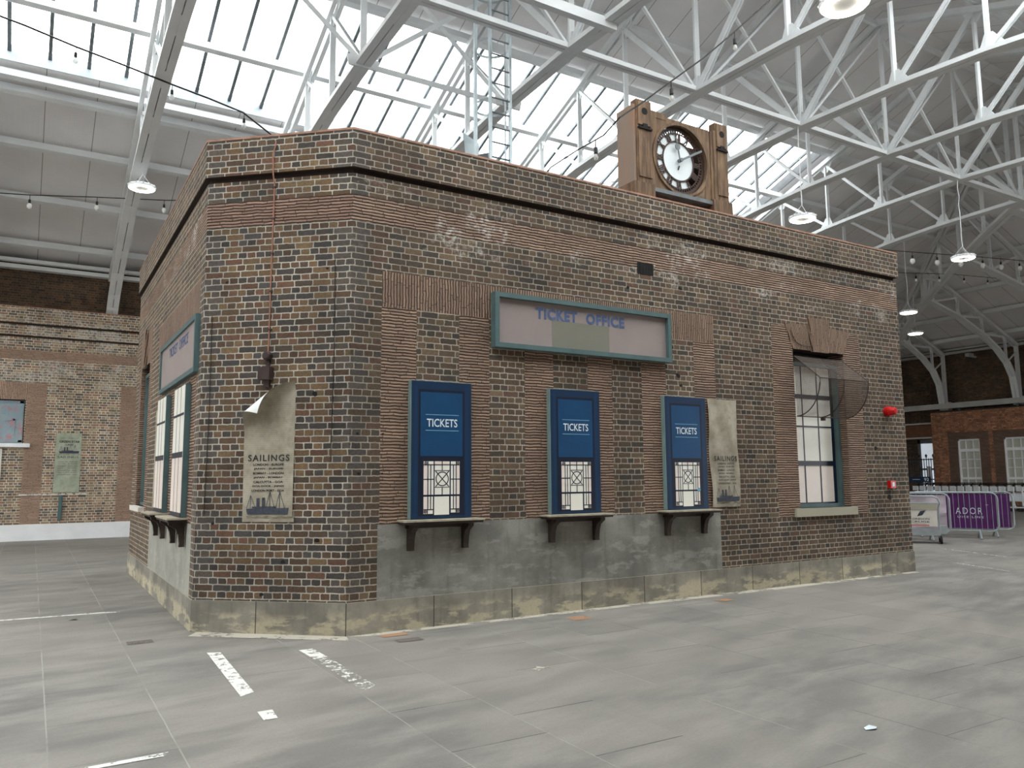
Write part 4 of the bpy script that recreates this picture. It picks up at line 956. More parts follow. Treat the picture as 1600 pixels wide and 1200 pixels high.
for h, s in NUM.items():
    th = math.radians(h*30); wds = {'I': .028, 'V': .06, 'X': .06}; tot = sum(wds[c] for c in s); x = -tot/2
    def pp(u, r): return FC(cxk+math.sin(th)*r+math.cos(th)*u, -.05, czk+math.cos(th)*r-math.sin(th)*u)
    for c in s:
        w_ = wds[c]; r0, r1 = .325, RH-.115
        if c == 'I': b.bar(pp(x+w_/2, r0), pp(x+w_/2, r1), .019, .012, (0, 1, 0))
        elif c == 'V': b.bar(pp(x+.005, r1), pp(x+w_/2, r0), .02, .012, (0, 1, 0)); b.bar(pp(x+w_-.005, r1), pp(x+w_/2, r0), .012, .012, (0, 1, 0))
        else: b.bar(pp(x+.005, r1), pp(x+w_-.005, r0), .02, .012, (0, 1, 0)); b.bar(pp(x+w_-.005, r1), pp(x+.005, r0), .012, .012, (0, 1, 0))
        x += w_
obj('dial', b, 'clockring', T)
b = MB(); b.ring(FC, cxk, czk, 0., .31, -.075, -.062, 40); b.ring(FC, cxk, czk, .31, RH-.11, -.08, -.066, 48, 144, 352); o = obj('opal_glass', b, 'clockglass', T)
b = MB(); b.bar(FC(cxk, -.01, czk), FC(cxk-.07, -.01, czk+.36), .022, .012, (0, 1, 0)); b.lathe(FC(cxk-.045, -.01, czk+.21), [(.052, -.005), (.052, .008)], 14, (0, -1, 0)); o = obj('hour_hand', b, 'galv_d', T)
b = MB(); b.bar(FC(cxk-.05, .005, czk-.03), FC(cxk+.45, .005, czk+.24), .034, .012, (0, 1, 0)); b.lathe(FC(cxk, .0, czk), [(.03, -.04), (.03, .03)], 14, (0, -1, 0)); obj('minute_hand', b, 'galv_d', T)
b = MB(); b.bar(FC(cxk+.02, -.05, czk-.07), FC(cxk-.01, -.05, czk-.14), .02, .01, (0, 1, 0)); obj('hand_tail', b, 'black', T)

# ------------------------------------------------------------ caged ladder standing on the kiosk roof
L_ = thing('caged_ladder', 'tall galvanised caged ladder rising from the kiosk roof', 'ladder', (4.4, 4.1, 5.35))
lx0, lx1, ly = 4.17, 4.62, 4.1
for x in (lx0, lx1): b = MB(); b.box(x-.025, x+.025, ly-.03, ly+.03, 5.35, 13.2); obj('stile', b, 'galv', L_)
z = 5.7
while z < 13: b = MB(); b.tube([(lx0, ly, z), (lx1, ly, z)], .016, 6); obj('rung', b, 'galv_d', L_); z += .3
def cage(z, h, rr=.36):
    cx_ = (lx0+lx1)/2; return [Vector((cx_+rr*math.sin(u), ly+.34-.36*math.cos(u)*1.0, z)) for u in [math.radians(-140+280*k/20+180) for k in range(21)]]
for z, h in ((7.75, .14), (8.95, .05), (10.2, .05), (11.4, .05)):
    b = MB(); P = [Vector((lx0, ly, z))]+[p for p in cage(z, h)][::-1]+[Vector((lx1, ly, z))]
    if (P[1]-P[0]).length > (P[-2]-P[0]).length: P = [P[0]]+P[1:-1][::-1]+[P[-1]]
    for p, q in zip(P, P[1:]): b.hexa([p, q, q*1+Vector((0, .004, 0)), p+Vector((0, .004, 0)), p+Vector((0, 0, h)), q+Vector((0, 0, h)), q+Vector((0, .004, h)), p+Vector((0, .004, h))])
    obj('cage_hoop', b, 'galv_d' if h > .1 else 'galv', L_)
for u in (100, 150, 210, 260):
    t_ = math.radians(u); x = 4.395+.36*math.sin(t_); y = ly+.34-.36*math.cos(t_); b = MB(); b.box(x-.018, x+.018, y-.004, y+.004, 7.75, 13.2); obj('cage_strap', b, 'galv', L_)
b = MB(); b.box(3.86, 3.92, ly+.05, ly+.1, 5.35, 13.2); obj('cable_trunking', b, 'galv', L_)
b = MB(); b.poly([(3.95, ly+.6, 7.9), (4.25, ly+.6, 7.85), (4.25, ly+.6, 8.3), (3.9, ly+.6, 8.45)]); b.poly([(3.95, ly+.61, 7.9), (3.9, ly+.61, 8.45), (4.25, ly+.61, 8.3), (4.25, ly+.61, 7.85)]); obj('guard_plate', b, 'galv', L_)

# ------------------------------------------------------------ roof steelwork
NODES = [0, 2.43, 4.37, 6.22, 8.27, 10.29, 12.22, 14.17]
def build_truss(root, pos, d0=0., both=True, base=True):
    """members of a truss; pos(d, side) -> plan point at distance d from the ridge"""
    sides = (1, -1) if both else (1,)
    side_vec = (pos(5., 1)-pos(4., 1)).normalized(); lat = Vector((-side_vec.y, side_vec.x, 0))
    def P(d, s, z): p = pos(d, s); return Vector((p.x, p.y, z))
    for s in sides:
        nd = [d for d in NODES if d > d0+.3]; nd = ([d0]+nd)
        b = MB(); q = HALF
        for off in (-.085, .085): b.bar(P(d0, s, ztop(d0))+lat*off, P(q, s, ztop(q))+lat*off, .1, .14)
        obj('top_chord', b, 'steel', root)
        b = MB(); ds = [d0]+[d for d, _ in ZB if d > d0+.05]
        fine_ = []
        for a, c in zip(ds, ds[1:]):
            n = max(1, int((c-a)/1.3)); fine_ += [a+(c-a)*k/n for k in range(n)]
        fine_.append(ds[-1])
        for a, c in zip(fine_, fine_[1:]):
            p, r = P(a, s, zbot(a)), P(c, s, zbot(c))
            for off in (-.085, .085): b.bar(p+lat*off, r+lat*off, .15, .1)
            b.bar(p+Vector((0, 0, .045)), r+Vector((0, 0, .045)), .3, .01)
        for k, (a, c) in enumerate(zip(fine_, fine_[1:])):
            b.bar(P(a, s, zbot(a)), P(a+(c-a)*.35, s, zbot(a+(c-a)*.35)), .05, .09)
        obj('bottom_chord', b, 'steel', root)
        for i, d in enumerate(nd):
            if s == -1 and i == 0: continue
            if zbot(d) < ztop(d)-.3:
                b = MB()
                for off in (-.03, .03): b.bar(P(d, s, zbot(d))+lat*off, P(d, s, ztop(d))+lat*off, .05, .07, lat)
                obj('post', b, 'steel', root)
        for i in range(len(nd)-1):
            a, c = nd[i], nd[i+1]; b = MB(); wdt = .14 if i == 0 else .08
            if ztop(c)-zbot(a) > .1:
                for off in (-.04, .04): b.bar(P(a, s, zbot(a)+.04)+lat*off, P(c, s, ztop(c)-.05)+lat*off, .012, wdt, lat.cross(P(c, s, 0)-P(a, s, 0))); 
                b.bar(P(a, s, zbot(a)+.04), P(c, s, ztop(c)-.05), .07, .012, lat.cross(P(c, s, 0)-P(a, s, 0))); obj('diagonal', b, 'steel', root)
        for i, d in enumerate(nd):
            if s == -1 and i == 0: continue
            b = MB(); fr = lambda a, o, z: P(d+a, s, z)+lat*o
            zb_, zt_ = zbot(d), ztop(d); r = .22
            if zt_-zb_ > .8:
                e = d if i else d+.0
                l = -.3 if (i or both) else 0
                f2 = (lambda a, o, z: P(d+a, s, z)+lat*o) if i else (lambda a, o, z: (P(d, s, z)+side_vec*a+lat*o))
                zz = lambda a: zbot(min(d+a, ZB[-1][0])) if i or a > 0 else zbot(a)
                b.prism(f2, [(l*.7, zz(l*.7)), (.32, zz(.32)), (.28, zz(.28)+.14), (.1, zb_+.36), (-.06, zb_+.36), (l*.5, zz(l*.5)+.12)], -.015, .015)
                obj('gusset_plate', b, 'steel', root); b = MB()
                b.prism(f2, [(l, zt_-.02-l*MS*(1 if i else -1)*1.), (.25, zt_-.02-.25*MS), (.06, zt_-.32), (-.08, zt_-.32)], -.015, .015)
                obj('gusset_plate', b, 'steel', root)
        # column leg and its foot
        zf = ZB[-1][1]; b = MB(); b.bar(P(HALF, s, zf), P(HALF, s, ztop(HALF)+.05), .14, .16, lat); 
        b.bar(P(HALF-.05, s, zf-.3), P(HALF-.05, s, zf+.12), .34, .46, lat) if base else None
        for z0 in (6.9,): b.bar(P(14.2, s, zbot(14.2)), P(HALF, s, 7.6), .05, .06)
        obj('column_leg', b, 'steel', root)
ORD = ['roof truss over the far left, running down beside the ring lamp', 'second roof truss from the left, crossing above the kiosk corner', 'third roof truss, passing just left of the ladder top', 'fourth roof truss, crossing behind the clock', 'fifth roof truss, just right of the clock top', 'sixth roof truss, the second to the right of the clock', 'seventh roof truss, holding the ring lamp at far right', 'last full roof truss before the hipped roof end']
tr0 = thing('roof_truss', 'white steel '+ORD[0], 'roof truss', (X0, YR, 10.05), 'arched steel roof trusses')
ZB = ZB_HIGH
build_truss(tr0, lambda d, s: Vector((X0, YR+s*d, 0)), base=False)
ZB = ZB_EAST
for k in range(1, 8): copy_tree(tr0, (X0+k*BAY, YR, 10.05), label='white steel '+ORD[k])
copy_tree(tr0, (X0-BAY, YR, 10.05), label='white steel roof truss beyond the left edge')
for s, l in ((1, 'diagonal white steel hip truss running down to the far hidden corner'), (-1, 'diagonal white steel hip truss running down to the near right corner')):
    t = thing('hip_truss', l, 'roof truss', (XH, YR, 10.05)); build_truss(t, lambda d, q, s=s: Vector((XH+d, YR+s*d, 0)), 0., False)
JL = {3.43+.57: 'short jack truss of the hipped end nearest the middle', 7.65: 'jack truss of the hipped end beyond the right edge', 11.3: 'jack truss whose curved column foot stands at the right edge', 14.95: 'jack truss whose curved column foot stands nearest the kiosk end', .35: 'jack truss of the hipped end, first on the near side', -3.3: 'jack truss of the hipped end, second on the near side'}
for y, l in JL.items():
    d0 = max(.4, abs(y-YR)); t = thing('jack_truss', 'white steel '+l, 'roof truss', (XH+d0, y, zbot(d0)), 'jack trusses of the hipped end'); build_truss(t, lambda d, q, y=y: Vector((XH+d, y, 0)), d0, False)

# ridge line tie, bracing, longer ties
t = thing('ridge_brace_frame', 'white steel lattice frame running lengthwise under the roof ridge', 'bracing', (0, YR, 10.05))
for k in range(-1, 7):
    xa, xb = X0+k*BAY, X0+(k+1)*BAY
    b = MB()
    for off in (-.06, .06): b.bar((xa+.1, YR+off, 10.06), (xb-.1, YR+off, 10.06), .085, .1)
    obj('tie_beam', b, 'steel', t)
    b = MB(); b.bar((xa, YR, 13.7), (xb, YR, 13.7), .1, .12); obj('ridge_beam', b, 'steel', t)
    b = MB(); b.bar((xa+.05, YR+.05, 13.55), (xb-.08, YR+.05, 10.15), .07, .05); obj('brace', b, 'steel', t)
    b = MB(); b.bar((xa+.08, YR-.05, 10.15), (xb-.05, YR-.05, 13.55), .07, .05); obj('brace', b, 'steel', t)
t = thing('bracing_frame', 'flat white cross bracing between two trusses above the kiosk', 'bracing', (3.9, 5.86, 9.96))
for nm, p, q, w_ in (('tie_beam', (2.24, 5.86, 9.94), (5.64, 5.86, 9.94), .12), ('brace', (2.3, 5.86, 10.0), (5.6, 5.86, 12.7), .1), ('brace', (5.55, 5.9, 10.0), (2.3, 5.9, 12.7), .1), ('brace', (2.2, 5.86, 10.0), (-1.1, 5.86, 12.7), .1)):
    b = MB(); b.bar(p, q, .02, w_); obj(nm, b, 'steel', t)
for x in (2.24, 5.64):
    b = MB(); b.prism(lambda a, o, z: Vector((x+a, 5.86-o, z)), [(-.3, 9.88), (.3, 9.88), (.34, 10.08), (.22, 10.12), (0, 9.98), (-.22, 10.12), (-.34, 10.08)], -.02, .02); obj('gusset_plate', b, 'steel', t)
t = thing('channel_beam', 'white channel beam ending in mid-air left of the clock', 'beam', (2, 2.2, 9.95))
b = MB(); b.box(-4.5, 5.75, 2.16, 2.19, 9.84, 10.03); b.box(-4.5, 5.75, 2.19, 2.3, 9.84, 9.86); obj('channel', b, 'steel', t)

# purlins
PD_ = [2.52, 4.12, 6.22, 8.2, 8.62, 10.29, 12.22, 14.17]
WORD = ['first below the ridge', 'at the upper edge of the glazing', 'through the middle of the glazing', 'at the lower edge of the glazing', 'just under the glazing', 'second under the glazing', 'third under the glazing', 'lowest, above the wall']
for s, side in ((1, 'far'), (-1, 'near')):
    for d, wd_ in zip(PD_, WORD):
        b = MB(); x1 = XH+d; z = ztop(d)+.2; y = YR+s*d
        b.bar((XW0+.1, y, z), (x1, y, z), .05, .2, (0, s*MS, 1)); b.bar((XW0+.1, y+s*.04, z-.09), (x1, y+s*.04, z-.095), .12, .018, (0, s*MS, 1))
        tag(obj('roof_purlin', b, 'steel'), 'white roof purlin of the %s slope, %s' % (side, wd_), 'purlin', 'lengthwise roof purlins')
for d, wd_ in zip(PD_, ['first below the ridge end', 'second below the ridge end', 'third below the ridge end', 'fourth down', None, 'fifth down', 'sixth down', 'lowest, above the right wall']):
    if wd_ is None: continue
    b = MB(); z = ztop(d)+.2; x = XH+d; b.bar((x, YR-d, z), (x, YR+d, z), .05, .2, (MS, 0, 1)); b.bar((x+.04, YR-d, z-.09), (x+.04, YR+d, z-.095), .12, .018, (MS, 0, 1))
    tag(obj('roof_purlin', b, 'steel'), 'white purlin of the hipped end slope, '+wd_, 'purlin', 'crosswise hip purlins')

# ------------------------------------------------------------ ring lamps
def ring_lamp(x, y, z, ztopc, label, r=.31):
    t = thing('ring_pendant_lamp', label, 'lamp', (x, y, z), 'ring pendant lamps')
    b = MB(); b.lathe((x, y, z), [(r*.52, .03), (r*.52, -.005), (r*.6, -.02), (r*.9, -.02), (r*.96, 0)], 36); obj('led_ring', b, 'lamp', t, smooth=True)
    b = MB(); b.lathe((x, y, z), [(r*.5, .031), (r*.55, .07), (r*.9, .075), (r, .04), (r, .0), (r*.962, -.004)], 36); 
    for k in range(12): u = k*math.pi/6; b.bar((x+r*.8*math.cos(u), y+r*.8*math.sin(u), z+.08), (x+r*1.03*math.cos(u), y+r*1.03*math.sin(u), z+.05), .03, .03)
    obj('housing', b, 'white', t, smooth=False)
    b = MB(); c = Vector((x, y, z+.35))
    for k in range(3): u = k*2*math.pi/3; b.tube([(x+r*.8*math.cos(u), y+r*.8*math.sin(u), z+.06), c], .006, 5)
    path = [c+Vector((random.uniform(-.015, .015), random.uniform(-.015, .015), (ztopc-c.z)*k/8)) for k in range(9)]; b.tube(path, .012, 5); obj('cable', b, 'white', t)
ring_lamp(12.3, 3.43, 7.72, 10.0, 'ring lamp glowing beside the clock, above the parapet')
ring_lamp(19.1, 3.43, 7.72, 10.0, 'ring lamp above the right end of the kiosk')
ring_lamp(-1.09, 12.0, 8.75, 11.0, 'ring lamp hanging at left of the kiosk')
ring_lamp(5.55, -2.62, 7.66, 9.9, 'largest ring lamp, cut by the top edge at right')
ring_lamp(25.2, 8.9, 7.8, 10.6, 'upper of the two distant ring lamps past the kiosk end')
ring_lamp(30.0, 11.6, 7.85, 9.6, 'lower and furthest ring lamp past the kiosk end')

# ------------------------------------------------------------ festoon strings
def festoon(pts, bulbs, label, clear_=True, sag=.0, br=.05, r=.013):
    t = thing('festoon_light_string', label, 'string lights', pts[0]); P = [Vector(p) for p in pts]
    b = MB(); b.tube(P, r, 5); obj('cable', b, 'black', t)
    L = [0]
    for p, q in zip(P, P[1:]): L.append(L[-1]+(q-p).length)
    for f in bulbs:
        s = f
        for i in range(len(P)-1):
            if P[i].x <= s <= P[i+1].x or P[i+1].x <= s <= P[i].x:
                u = (s-P[i].x)/(P[i+1].x-P[i].x); c = P[i].lerp(P[i+1], u); break
        else: continue
        b = MB(); b.tube([c, c-Vector((0, 0, .12))], .008, 5); b.lathe(c-Vector((0, 0, .22)), [(.02, 0), (.03, .02), (.028, .1)], 10); so = obj('socket', b, 'black', t)
        b = MB(); c2 = c-Vector((0, 0, .24)); b.lathe(c2, [(.0, -br*2.1), (br*.6, -br*1.8), (br, -br), (br*.9, -.01), (br*.55, .02)], 12); obj('bulb', b, 'bulb' if clear_ else 'opal', so, smooth=True)
festoon([(-4.6, 8, 10.3), (-3.96, 8, 10.18), (-3.58, 8, 10.12), (-2.72, 8, 9.94), (-1.88, 8, 9.8), (-1.04, 8, 9.64), (-.3, 8, 9.52), (.4, 8, 9.38), (1.2, 8, 8.9), (2.2, 8, 8.6)], [-2.72, -1.0, .42], 'festoon light string sloping across the glazing at the upper left', r=.02)
festoon([(-5.2, 14, 8.66), (-4.05, 14, 8.72), (-3.39, 14, 8.79), (-1.94, 14, 9.0), (-.32, 14, 9.21), (.2, 14, 9.3), (1.6, 14, 9.5)], [-3.42, -1.94, -.34], 'festoon light string hanging level below the left roof panels', False, br=.06)
festoon([(4.16, 4.1, 6.25), (4.0, 2.6, 6.4), (4.13, 2.0, 6.83), (4.09, 1.2, 6.82), (3.6, -.1, 6.45), (3.73, -.3, 6.66), (4.11, -.3, 6.95), (4.7, -.3, 7.44), (5.41, -.3, 8.02), (6.06, -.3, 8.61), (6.92, -.3, 9.42), (7.42, -.3, 9.9)], [3.735, 4.72, 6.1], 'festoon light string rising past the clock to the upper right', br=.035, r=.012)
festoon([(5.0, 6.5, 5.9), (5.8, 6.5, 6.9), (6.5, 6.3, 7.6), (7.4, 6, 8.2), (8.2, 5.8, 8.6), (10.2, 5, 9.0)], [6.9], 'festoon light string behind the parapet left of the clock', br=.045, r=.007)
festoon([(18.5, 6, 8.6), (20.04, 6, 8.73), (22.54, 6, 8.98), (24.9, 6, 9.22), (27.95, 6, 9.5)], [20.9, 22.3, 23.7, 25.1, 26.3, 27.6], 'festoon light string near the right edge, white bulbs past the kiosk end', False, br=.08, r=.012)
festoon([(22.0, 9, 8.5), (24.5, 9, 9.3), (28.5, 9, 9.75), (33, 9, 10.1)], [24.0, 26.0, 27.6, 29.4, 31.2], 'second darker festoon string under the hipped end', False, br=.05, r=.012)

# ------------------------------------------------------------ east end
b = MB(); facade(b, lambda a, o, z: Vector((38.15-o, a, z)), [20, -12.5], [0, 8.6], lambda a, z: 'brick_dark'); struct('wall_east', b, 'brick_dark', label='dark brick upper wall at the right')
b = MB(); b.box(37.3, 38.15, -12, 19, 5.1, 5.22); b.box(37.25, 37.33, -12, 19, 5.05, 5.32); struct('trim_2', b, 'steel2', label='grey steel gutter beam under the column feet at right')
b = MB(); b.box(37.9, 38.1, -12, 19, 7.93, 8.05); b.box(37.8, 38.0, -12, 19, 8.1, 8.18); struct('trim_3', b, 'steel2', label='white eaves channel along the right wall')
# low brick block with sash windows
EB = thing('low_brick_office_block', 'low red-brown brick block with white sash windows at the right', 'building', (36.3, 3, 0))
SW = [(12.58, 13.67), (9.4, 10.49+.99)]; SW = [(12.58, 13.67), (10.39, 11.48), (8.2, 9.29), (6.0, 7.1)]
def pickE(a, z):
    for p in SW:
        if p[0] < a < p[1] and .95 < z < 3.4: return None
        if p[0]-.45 < a < p[1]+.45 and z < 3.75 and z > .95: return 'tile_dark'
    return 'brick_red'
ae = sorted({-11.9, 14.93} | {v for p in SW for v in (p[0], p[1], p[0]-.45, p[1]+.45)}, reverse=True)
b = MB(); facade(b, FE, ae, [0, .95, 3.4, 3.75, 4.8], pickE, uoff=lambda a: -a)
b.poly([FE(14.93, 0, 0), FE(14.93, 0, 4.8), FE(14.93, -1.6, 4.8), FE(14.93, -1.6, 0)], [(0, 0), (0, 4.8), (1.6, 4.8), (1.6, 0)], 'brick_red')
b.poly([FE(14.93, 0, 4.8), FE(-11.9, 0, 4.8), FE(-11.9, -1.6, 4.8), FE(14.93, -1.6, 4.8)], None, 'dark')
for p in SW:
    for a in p: b.poly([FE(a, 0, .95), FE(a, 0, 3.4), FE(a, -.2, 3.4), FE(a, -.2, .95)], [(0, 0), (0, 2.4), (.2, 2.4), (.2, 0)], 'tile_dark')
    b.poly([FE(p[0], 0, 3.4), FE(p[1], 0, 3.4), FE(p[1], -.2, 3.4), FE(p[0], -.2, 3.4)], None, 'tile_dark')
obj('wall', b, 'brick_red', EB)
b = MB(); b.fbox(FE, -11.9, 14.95, -.05, .02, 4.78, 4.83); obj('coping', b, 'tile_dark', EB)
for p in SW:
    b = MB(); c0, c1 = p
    def fb(a0, a1, z0, z1, o=-.1): b.fbox(FE, a0, a1, -.16, o, z0, z1)
    for q in ((c0, c0+.07), (c1-.07, c1)): fb(q[0], q[1], .95, 3.4, -.08)
    fb(c0, c1, 3.32, 3.4, -.08); fb(c0, c1, 2.78, 2.92, -.09); fb(c0, c1, 1.42, 1.53, -.09); fb(c0, c1, .95, 1.03, -.08)
    for k in (1, 2): x = c0+(c1-c0)*k/3; fb(x-.018, x+.018, .95, 3.4)
    for z in (1.98, 2.4): fb(c0, c1, z-.016, z+.016)
    w_ = obj('sash_window', b, 'white', EB)
    b = MB(); b.fbox(FE, c0+.05, c1-.05, -.2, -.15, .97, 3.36); obj('pane', b, 'window_g', w_)
# recess with doorway left of it
b = MB(); b.box(37.0, 37.1, 14.95, 18.2, 3.62, 4.25); struct('trim_4', b, 'term', label='brown timber fascia over the gated doorway'); b = MB(); b.box(36.9, 37.05, 14.95, 18.2, 4.28, 4.36); b.box(36.95, 37.0, 14.95, 18.2, 3.54, 3.62); struct('trim_5', b, 'steel2')
b = MB(); b.box(37.4, 37.5, 14.95, 15.05, 0, 3.5); b.box(37.4, 37.5, 16.25, 16.4, 0, 3.5); b.box(37.4, 37.5, 14.95, 16.4, 3.3, 3.5); b.box(37.4, 37.5, 14.95, 16.4, 1.9, 2.0)
d_ = struct('door_1', b, 'galv_d', label='glazed doorway behind the black gate'); b = MB(); b.box(37.44, 37.46, 15.05, 16.25, 0, 3.3); obj('pane', b, 'doorglass', d_)
for y in (15.45, 15.8): b = MB(); b.box(37.3, 37.4, y-.1, y+.1, .2, 2.1); obj('blind_strip', b, 'white', d_)
G_ = thing('iron_gate', 'black spiked iron gate just past the kiosk right end', 'gate', (36.4, 15.7, 0))
for k in range(12): y = 15.0+k*.125; b = MB(); b.tube([(36.4, y, 0), (36.4, y, 2.5+(.12 if k % 3 == 0 else .0))], .018, 6); obj('upright', b, 'black', G_)
for z in (2.42, .2, 1.4): b = MB(); b.box(36.38, 36.42, 14.98, 16.45, z, z+.05); obj('rail', b, 'black', G_)
for k in range(5): y = 15.0+k*.375; b = MB(); b.lathe((36.4, y, 2.6), [(.05, -.05), (.035, .0), (.07, .04), (.0, .13)], 8); obj('finial', b, 'black', G_)
b = MB(); b.box(36.35, 36.382, 15.2, 16.3, 1.28, 1.56);
sg = obj('platform_sign', b, 'navy'); tag(sg, 'small dark blue sign with white 92 low on the iron gate', 'sign')
b = MB(); FEr = lambda a, o, z: Vector((36.345-o, -a, z)); text(b, FEr, '92', -15.4, 1.42, 0, .2, w=.26, h=.16, bold=.004); b.box(36.342, 36.35, 15.75, 16.15, 1.41, 1.43); obj('lettering', b, 'print', sg)
for y, l in ((14.0, 'left'), (11.2, 'right')):
    b = MB(); b.box(37.3, 37.38, y-.05, y+.05, 4.83, 5.1)
    tag(obj('gutter_bracket', b, 'teal'), 'small dark teal bracket under the gutter beam, %s one of two' % l, 'bracket', 'gutter brackets')
t = thing('cctv_camera', 'small white security camera high on the right wall', 'camera', (37.6, 13.5, 7.5))
b = MB(); b.box(37.3, 37.75, 13.3, 13.5, 7.62, 7.78); obj('body', b, 'steel2', t); b = MB(); b.box(37.75, 38.1, 13.35, 13.45, 7.6, 7.68); obj('arm', b, 'steel2', t)

# nested luggage trolleys
tp = thing('luggage_trolley', 'nested luggage trolley', 'trolley', (35.0, 0, 0), 'row of nested luggage trolleys')
def tl(name, mat, fn): b = MB(); fn(b); return obj(name, b, mat, tp)
tl('frame', 'white', lambda b: (b.tube([(34.75, .0, .12), (34.72, .04, .45), (34.7, .0, 1.12)], .022, 6), b.tube([(35.35, .0, .12), (35.35, .0, 1.12)], .022, 6), b.tube([(34.7, .3, .16), (34.7, -.35, .2)], .02, 6), b.tube([(35.35, .3, .16), (35.35, -.35, .2)], .02, 6)))
tl('basket_panel', 'trolley', lambda b: (b.box(34.74, 35.32, .03, .06, .45, .85), b.box(34.74, 34.76, .03, .3, .9, 1.12), b.box(34.74, 35.32, .03, .05, .92, 1.1)))
tl('platform', 'trolley', lambda b: (b.box(34.75, 35.3, -.3, .3, .2, .23), b.box(34.7, 34.74, -.1, .3, .45, .8)))
tl('handle', 'black', lambda b: (b.tube([(34.65, .0, 1.2), (35.4, .0, 1.2)], .028, 8), b.tube([(34.7, .0, 1.12), (34.68, -.08, 1.24)], .03, 6), b.tube([(35.35, .0, 1.12), (35.37, -.08, 1.24)], .03, 6), b.tube([(34.68, -.1, 1.26), (35.35, -.1, 1.26)], .02, 6)))
for x, y in ((34.7, .2), (35.35, .2), (34.75, -.25)): tl('wheel', 'rubber', lambda b: b.lathe((x, y, .08), [(.03, -.02), (.08, -.02), (.08, .02), (.03, .02)], 14, (1, 0, 0)))
y = 10.0; k = 0
NAMES = ['rightmost', 'second from the right', 'third from the right', 'fourth from the right', 'fifth from the right', 'sixth from the right', 'seventh from the right', 'eighth from the right', 'ninth from the right', 'tenth from the right', 'eleventh from the right', 'twelfth from the right', 'thirteenth from the right', 'leftmost beside the kiosk end']
for k in range(14):
    l = 'nested luggage trolley, %s in the row' % NAMES[k]
    if k == 0: tp.location = (35.0, y, 0); tp['label'] = l
    else: copy_tree(tp, (35.0, y+k*.375, 0), label=l)

# crowd barriers
def barrier(name, p, dirv, L, H, cover, label, bars=True, txt=False, crumple=False):
    d = Vector(dirv).normalized(); p = Vector(p); nrm = Vector((d.y, -d.x, 0))   # towards the camera
    if (CAM-p).dot(nrm) < 0: nrm = -nrm
    t = thing(name, label, 'barrier', p)
    fr = lambda a, o, z: p+d*a+nrm*o+Vector((0, 0, z)); r = .16; z0 = .2
    path = []
    for cx_, cz_, s in ((L-r, H-r, 0), (r, H-r, 90), (r, z0+r, 180), (L-r, z0+r, 270)):
        for k in range(6): u = math.radians(s+k*18); path.append(fr(cx_+r*math.cos(u), 0, cz_+r*math.sin(u)))
    b = MB(); b.tube(path, .021, 8, True); obj('tube_frame', b, 'galv', t, smooth=True)
    if bars:
        n = int(L/.125)
        for k in range(1, n): a = L*k/n; b = MB(); b.tube([fr(a, 0, z0), fr(a, 0, H)], .007, 5); obj('infill_bar', b, 'galv', t)
    for a in (.45, L-.45):
        b = MB()
        for o in (-.3, .3): b.tube([fr(a, 0, z0+.02), fr(a+o*.25, o, .01)], .027, 6)
        b.tube([fr(a, -.15, .11), fr(a, .15, .11)], .008, 5); obj('foot', b, 'galv', t)
    b = MB(); n, mm = 18, 10; idx = {}
    o_ = .03 if crumple else -.025
    for j in range(mm+1):
        for i in range(n+1):
            a = .07+(L-.14)*i/n; z = z0+.06+(H-z0-.1)*j/mm; w_ = (.025*math.sin(i*1.3+j*.9)+.02*math.sin(j*2.1-i*.5)) if crumple else .006*math.sin(i*.7+j)
            idx[i, j] = len(b.v); b.v.append(fr(a, o_+w_, z))
    for j in range(mm):
        for i in range(n): b.f.append((idx[i, j], idx[i+1, j], idx[i+1, j+1], idx[i, j+1])); b.uv.append(None); b.mi.append(0)
    obj('cover', b, cover, t, smooth=True)
    return t, fr
tb_, fr_ = barrier('crowd_barrier', (17.75, 4.9, 0), (.36, -.93, 0), 2.3, 1.2, 'purple', 'crowd barrier with purple cover lettered ADOR')
b = MB(); text(b, fr_, 'ADOR', 1.63, .72, -.013, .2, w=.62, h=.17, bold=-.001, space=1.3); text(b, fr_, 'UISE LINE', 1.66, .56, -.013, .06, w=.6, h=.055, space=1.3); text(b, fr_, 'TM', 2.05, .88, -.013, .04, w=.06, h=.025)
obj('lettering', b, 'print', tb_)
barrier('crowd_barrier', (18.55, 5.1, 0), (.42, -.91, 0), 2.45, 1.2, 'purple', 'crowd barrier with plain purple cover, standing behind the lettered one')
barrier('crowd_barrier', (16.1, 5.3, 0), (.42, -.9, 0), 2.35, 1.2, 'lilac', 'crowd barrier with crumpled pale grey cover behind the luggage cart', False, crumple=True)

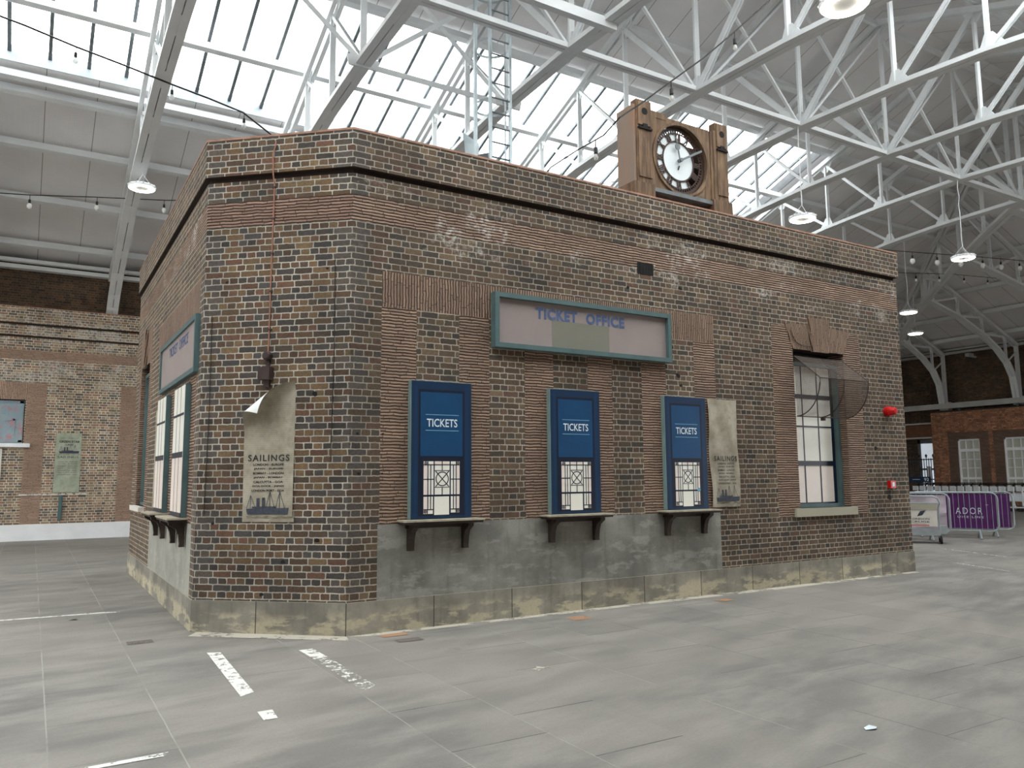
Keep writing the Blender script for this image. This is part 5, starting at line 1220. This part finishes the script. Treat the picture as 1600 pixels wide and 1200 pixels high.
# lone luggage cart by the kiosk end
t = thing('luggage_cart', 'single luggage cart with white LONDON CRUISE sign panel past the kiosk end', 'trolley', (15.7, 3.6, 0))
d = Vector((.55, -.83, 0)).normalized(); nr = Vector((-d.y*-1, d.x*-1, 0)); nr = Vector((d.y, -d.x, 0)); p0 = Vector((15.64, 3.58, 0))
FK = lambda a, o, z: p0+d*a+nr*o+Vector((0, 0, z))
if (CAM-p0).dot(nr) < 0: nr = -nr
b = MB(); b.tube([FK(0, 0, .15), FK(0, 0, 1.0), FK(.06, .02, 1.12), FK(.14, .03, 1.15), FK(.74, .03, 1.15), FK(.84, .02, 1.1), FK(.88, 0, .98), FK(.84, .0, .85), FK(.84, 0, .15)], .022, 8)
b.tube([FK(0, 0, .98), FK(.86, 0, .98)], .016, 6); b.tube([FK(0, -.6, .14), FK(.0, 0, .18)], .02, 6); b.tube([FK(.84, -.6, .14), FK(.84, 0, .18)], .02, 6); obj('frame', b, 'galv', t, smooth=True)
b = MB(); b.fbox(FK, .03, .8, 0, .03, .42, .82); pn = obj('sign_panel', b, 'kraft', t)
b = MB(); text(b, FK, 'LONDON', .42, .6, .032, .08, w=.42, h=.045, bold=.001); text(b, FK, 'CRUISE', .42, .53, .032, .08, w=.42, h=.045, bold=.001); text(b, FK, 'TERMINAL', .42, .475, .032, .04, w=.3, h=.02); obj('lettering', b, 'ink', pn)
b = MB(); b.fbox(FK, .2, .62, .03, .033, .435, .455); obj('red_stripe', b, 'red', pn)
b = MB(); b.prism(FK, [(.36, .66), (.48, .69), (.54, .78), (.42, .75)], .03, .033); b.prism(FK, [(.38, .7), (.5, .74), (.56, .81), (.44, .79)], .0335, .036); obj('bird_emblem', b, 'inkblue', pn)
b = MB(); b.fbox(FK, .02, .8, -.02, .05, .83, .96); obj('document_tray', b, 'sill', t)
b = MB(); b.fbox(FK, .0, .84, -.04, .02, .2, .36); b.fbox(FK, -.02, .95, -.6, -.05, .2, .24); b.fbox(FK, .86, 1.0, -.3, .0, .24, .44); obj('platform', b, 'galv', t)
for a, o in ((.86, .0), (.0, -.0), (.86, -.55)):
    b = MB(); b.lathe(FK(a, o, .1), [(.04, -.025), (.1, -.025), (.1, .025), (.04, .025)], 16, d); obj('wheel', b, 'rubber', t)
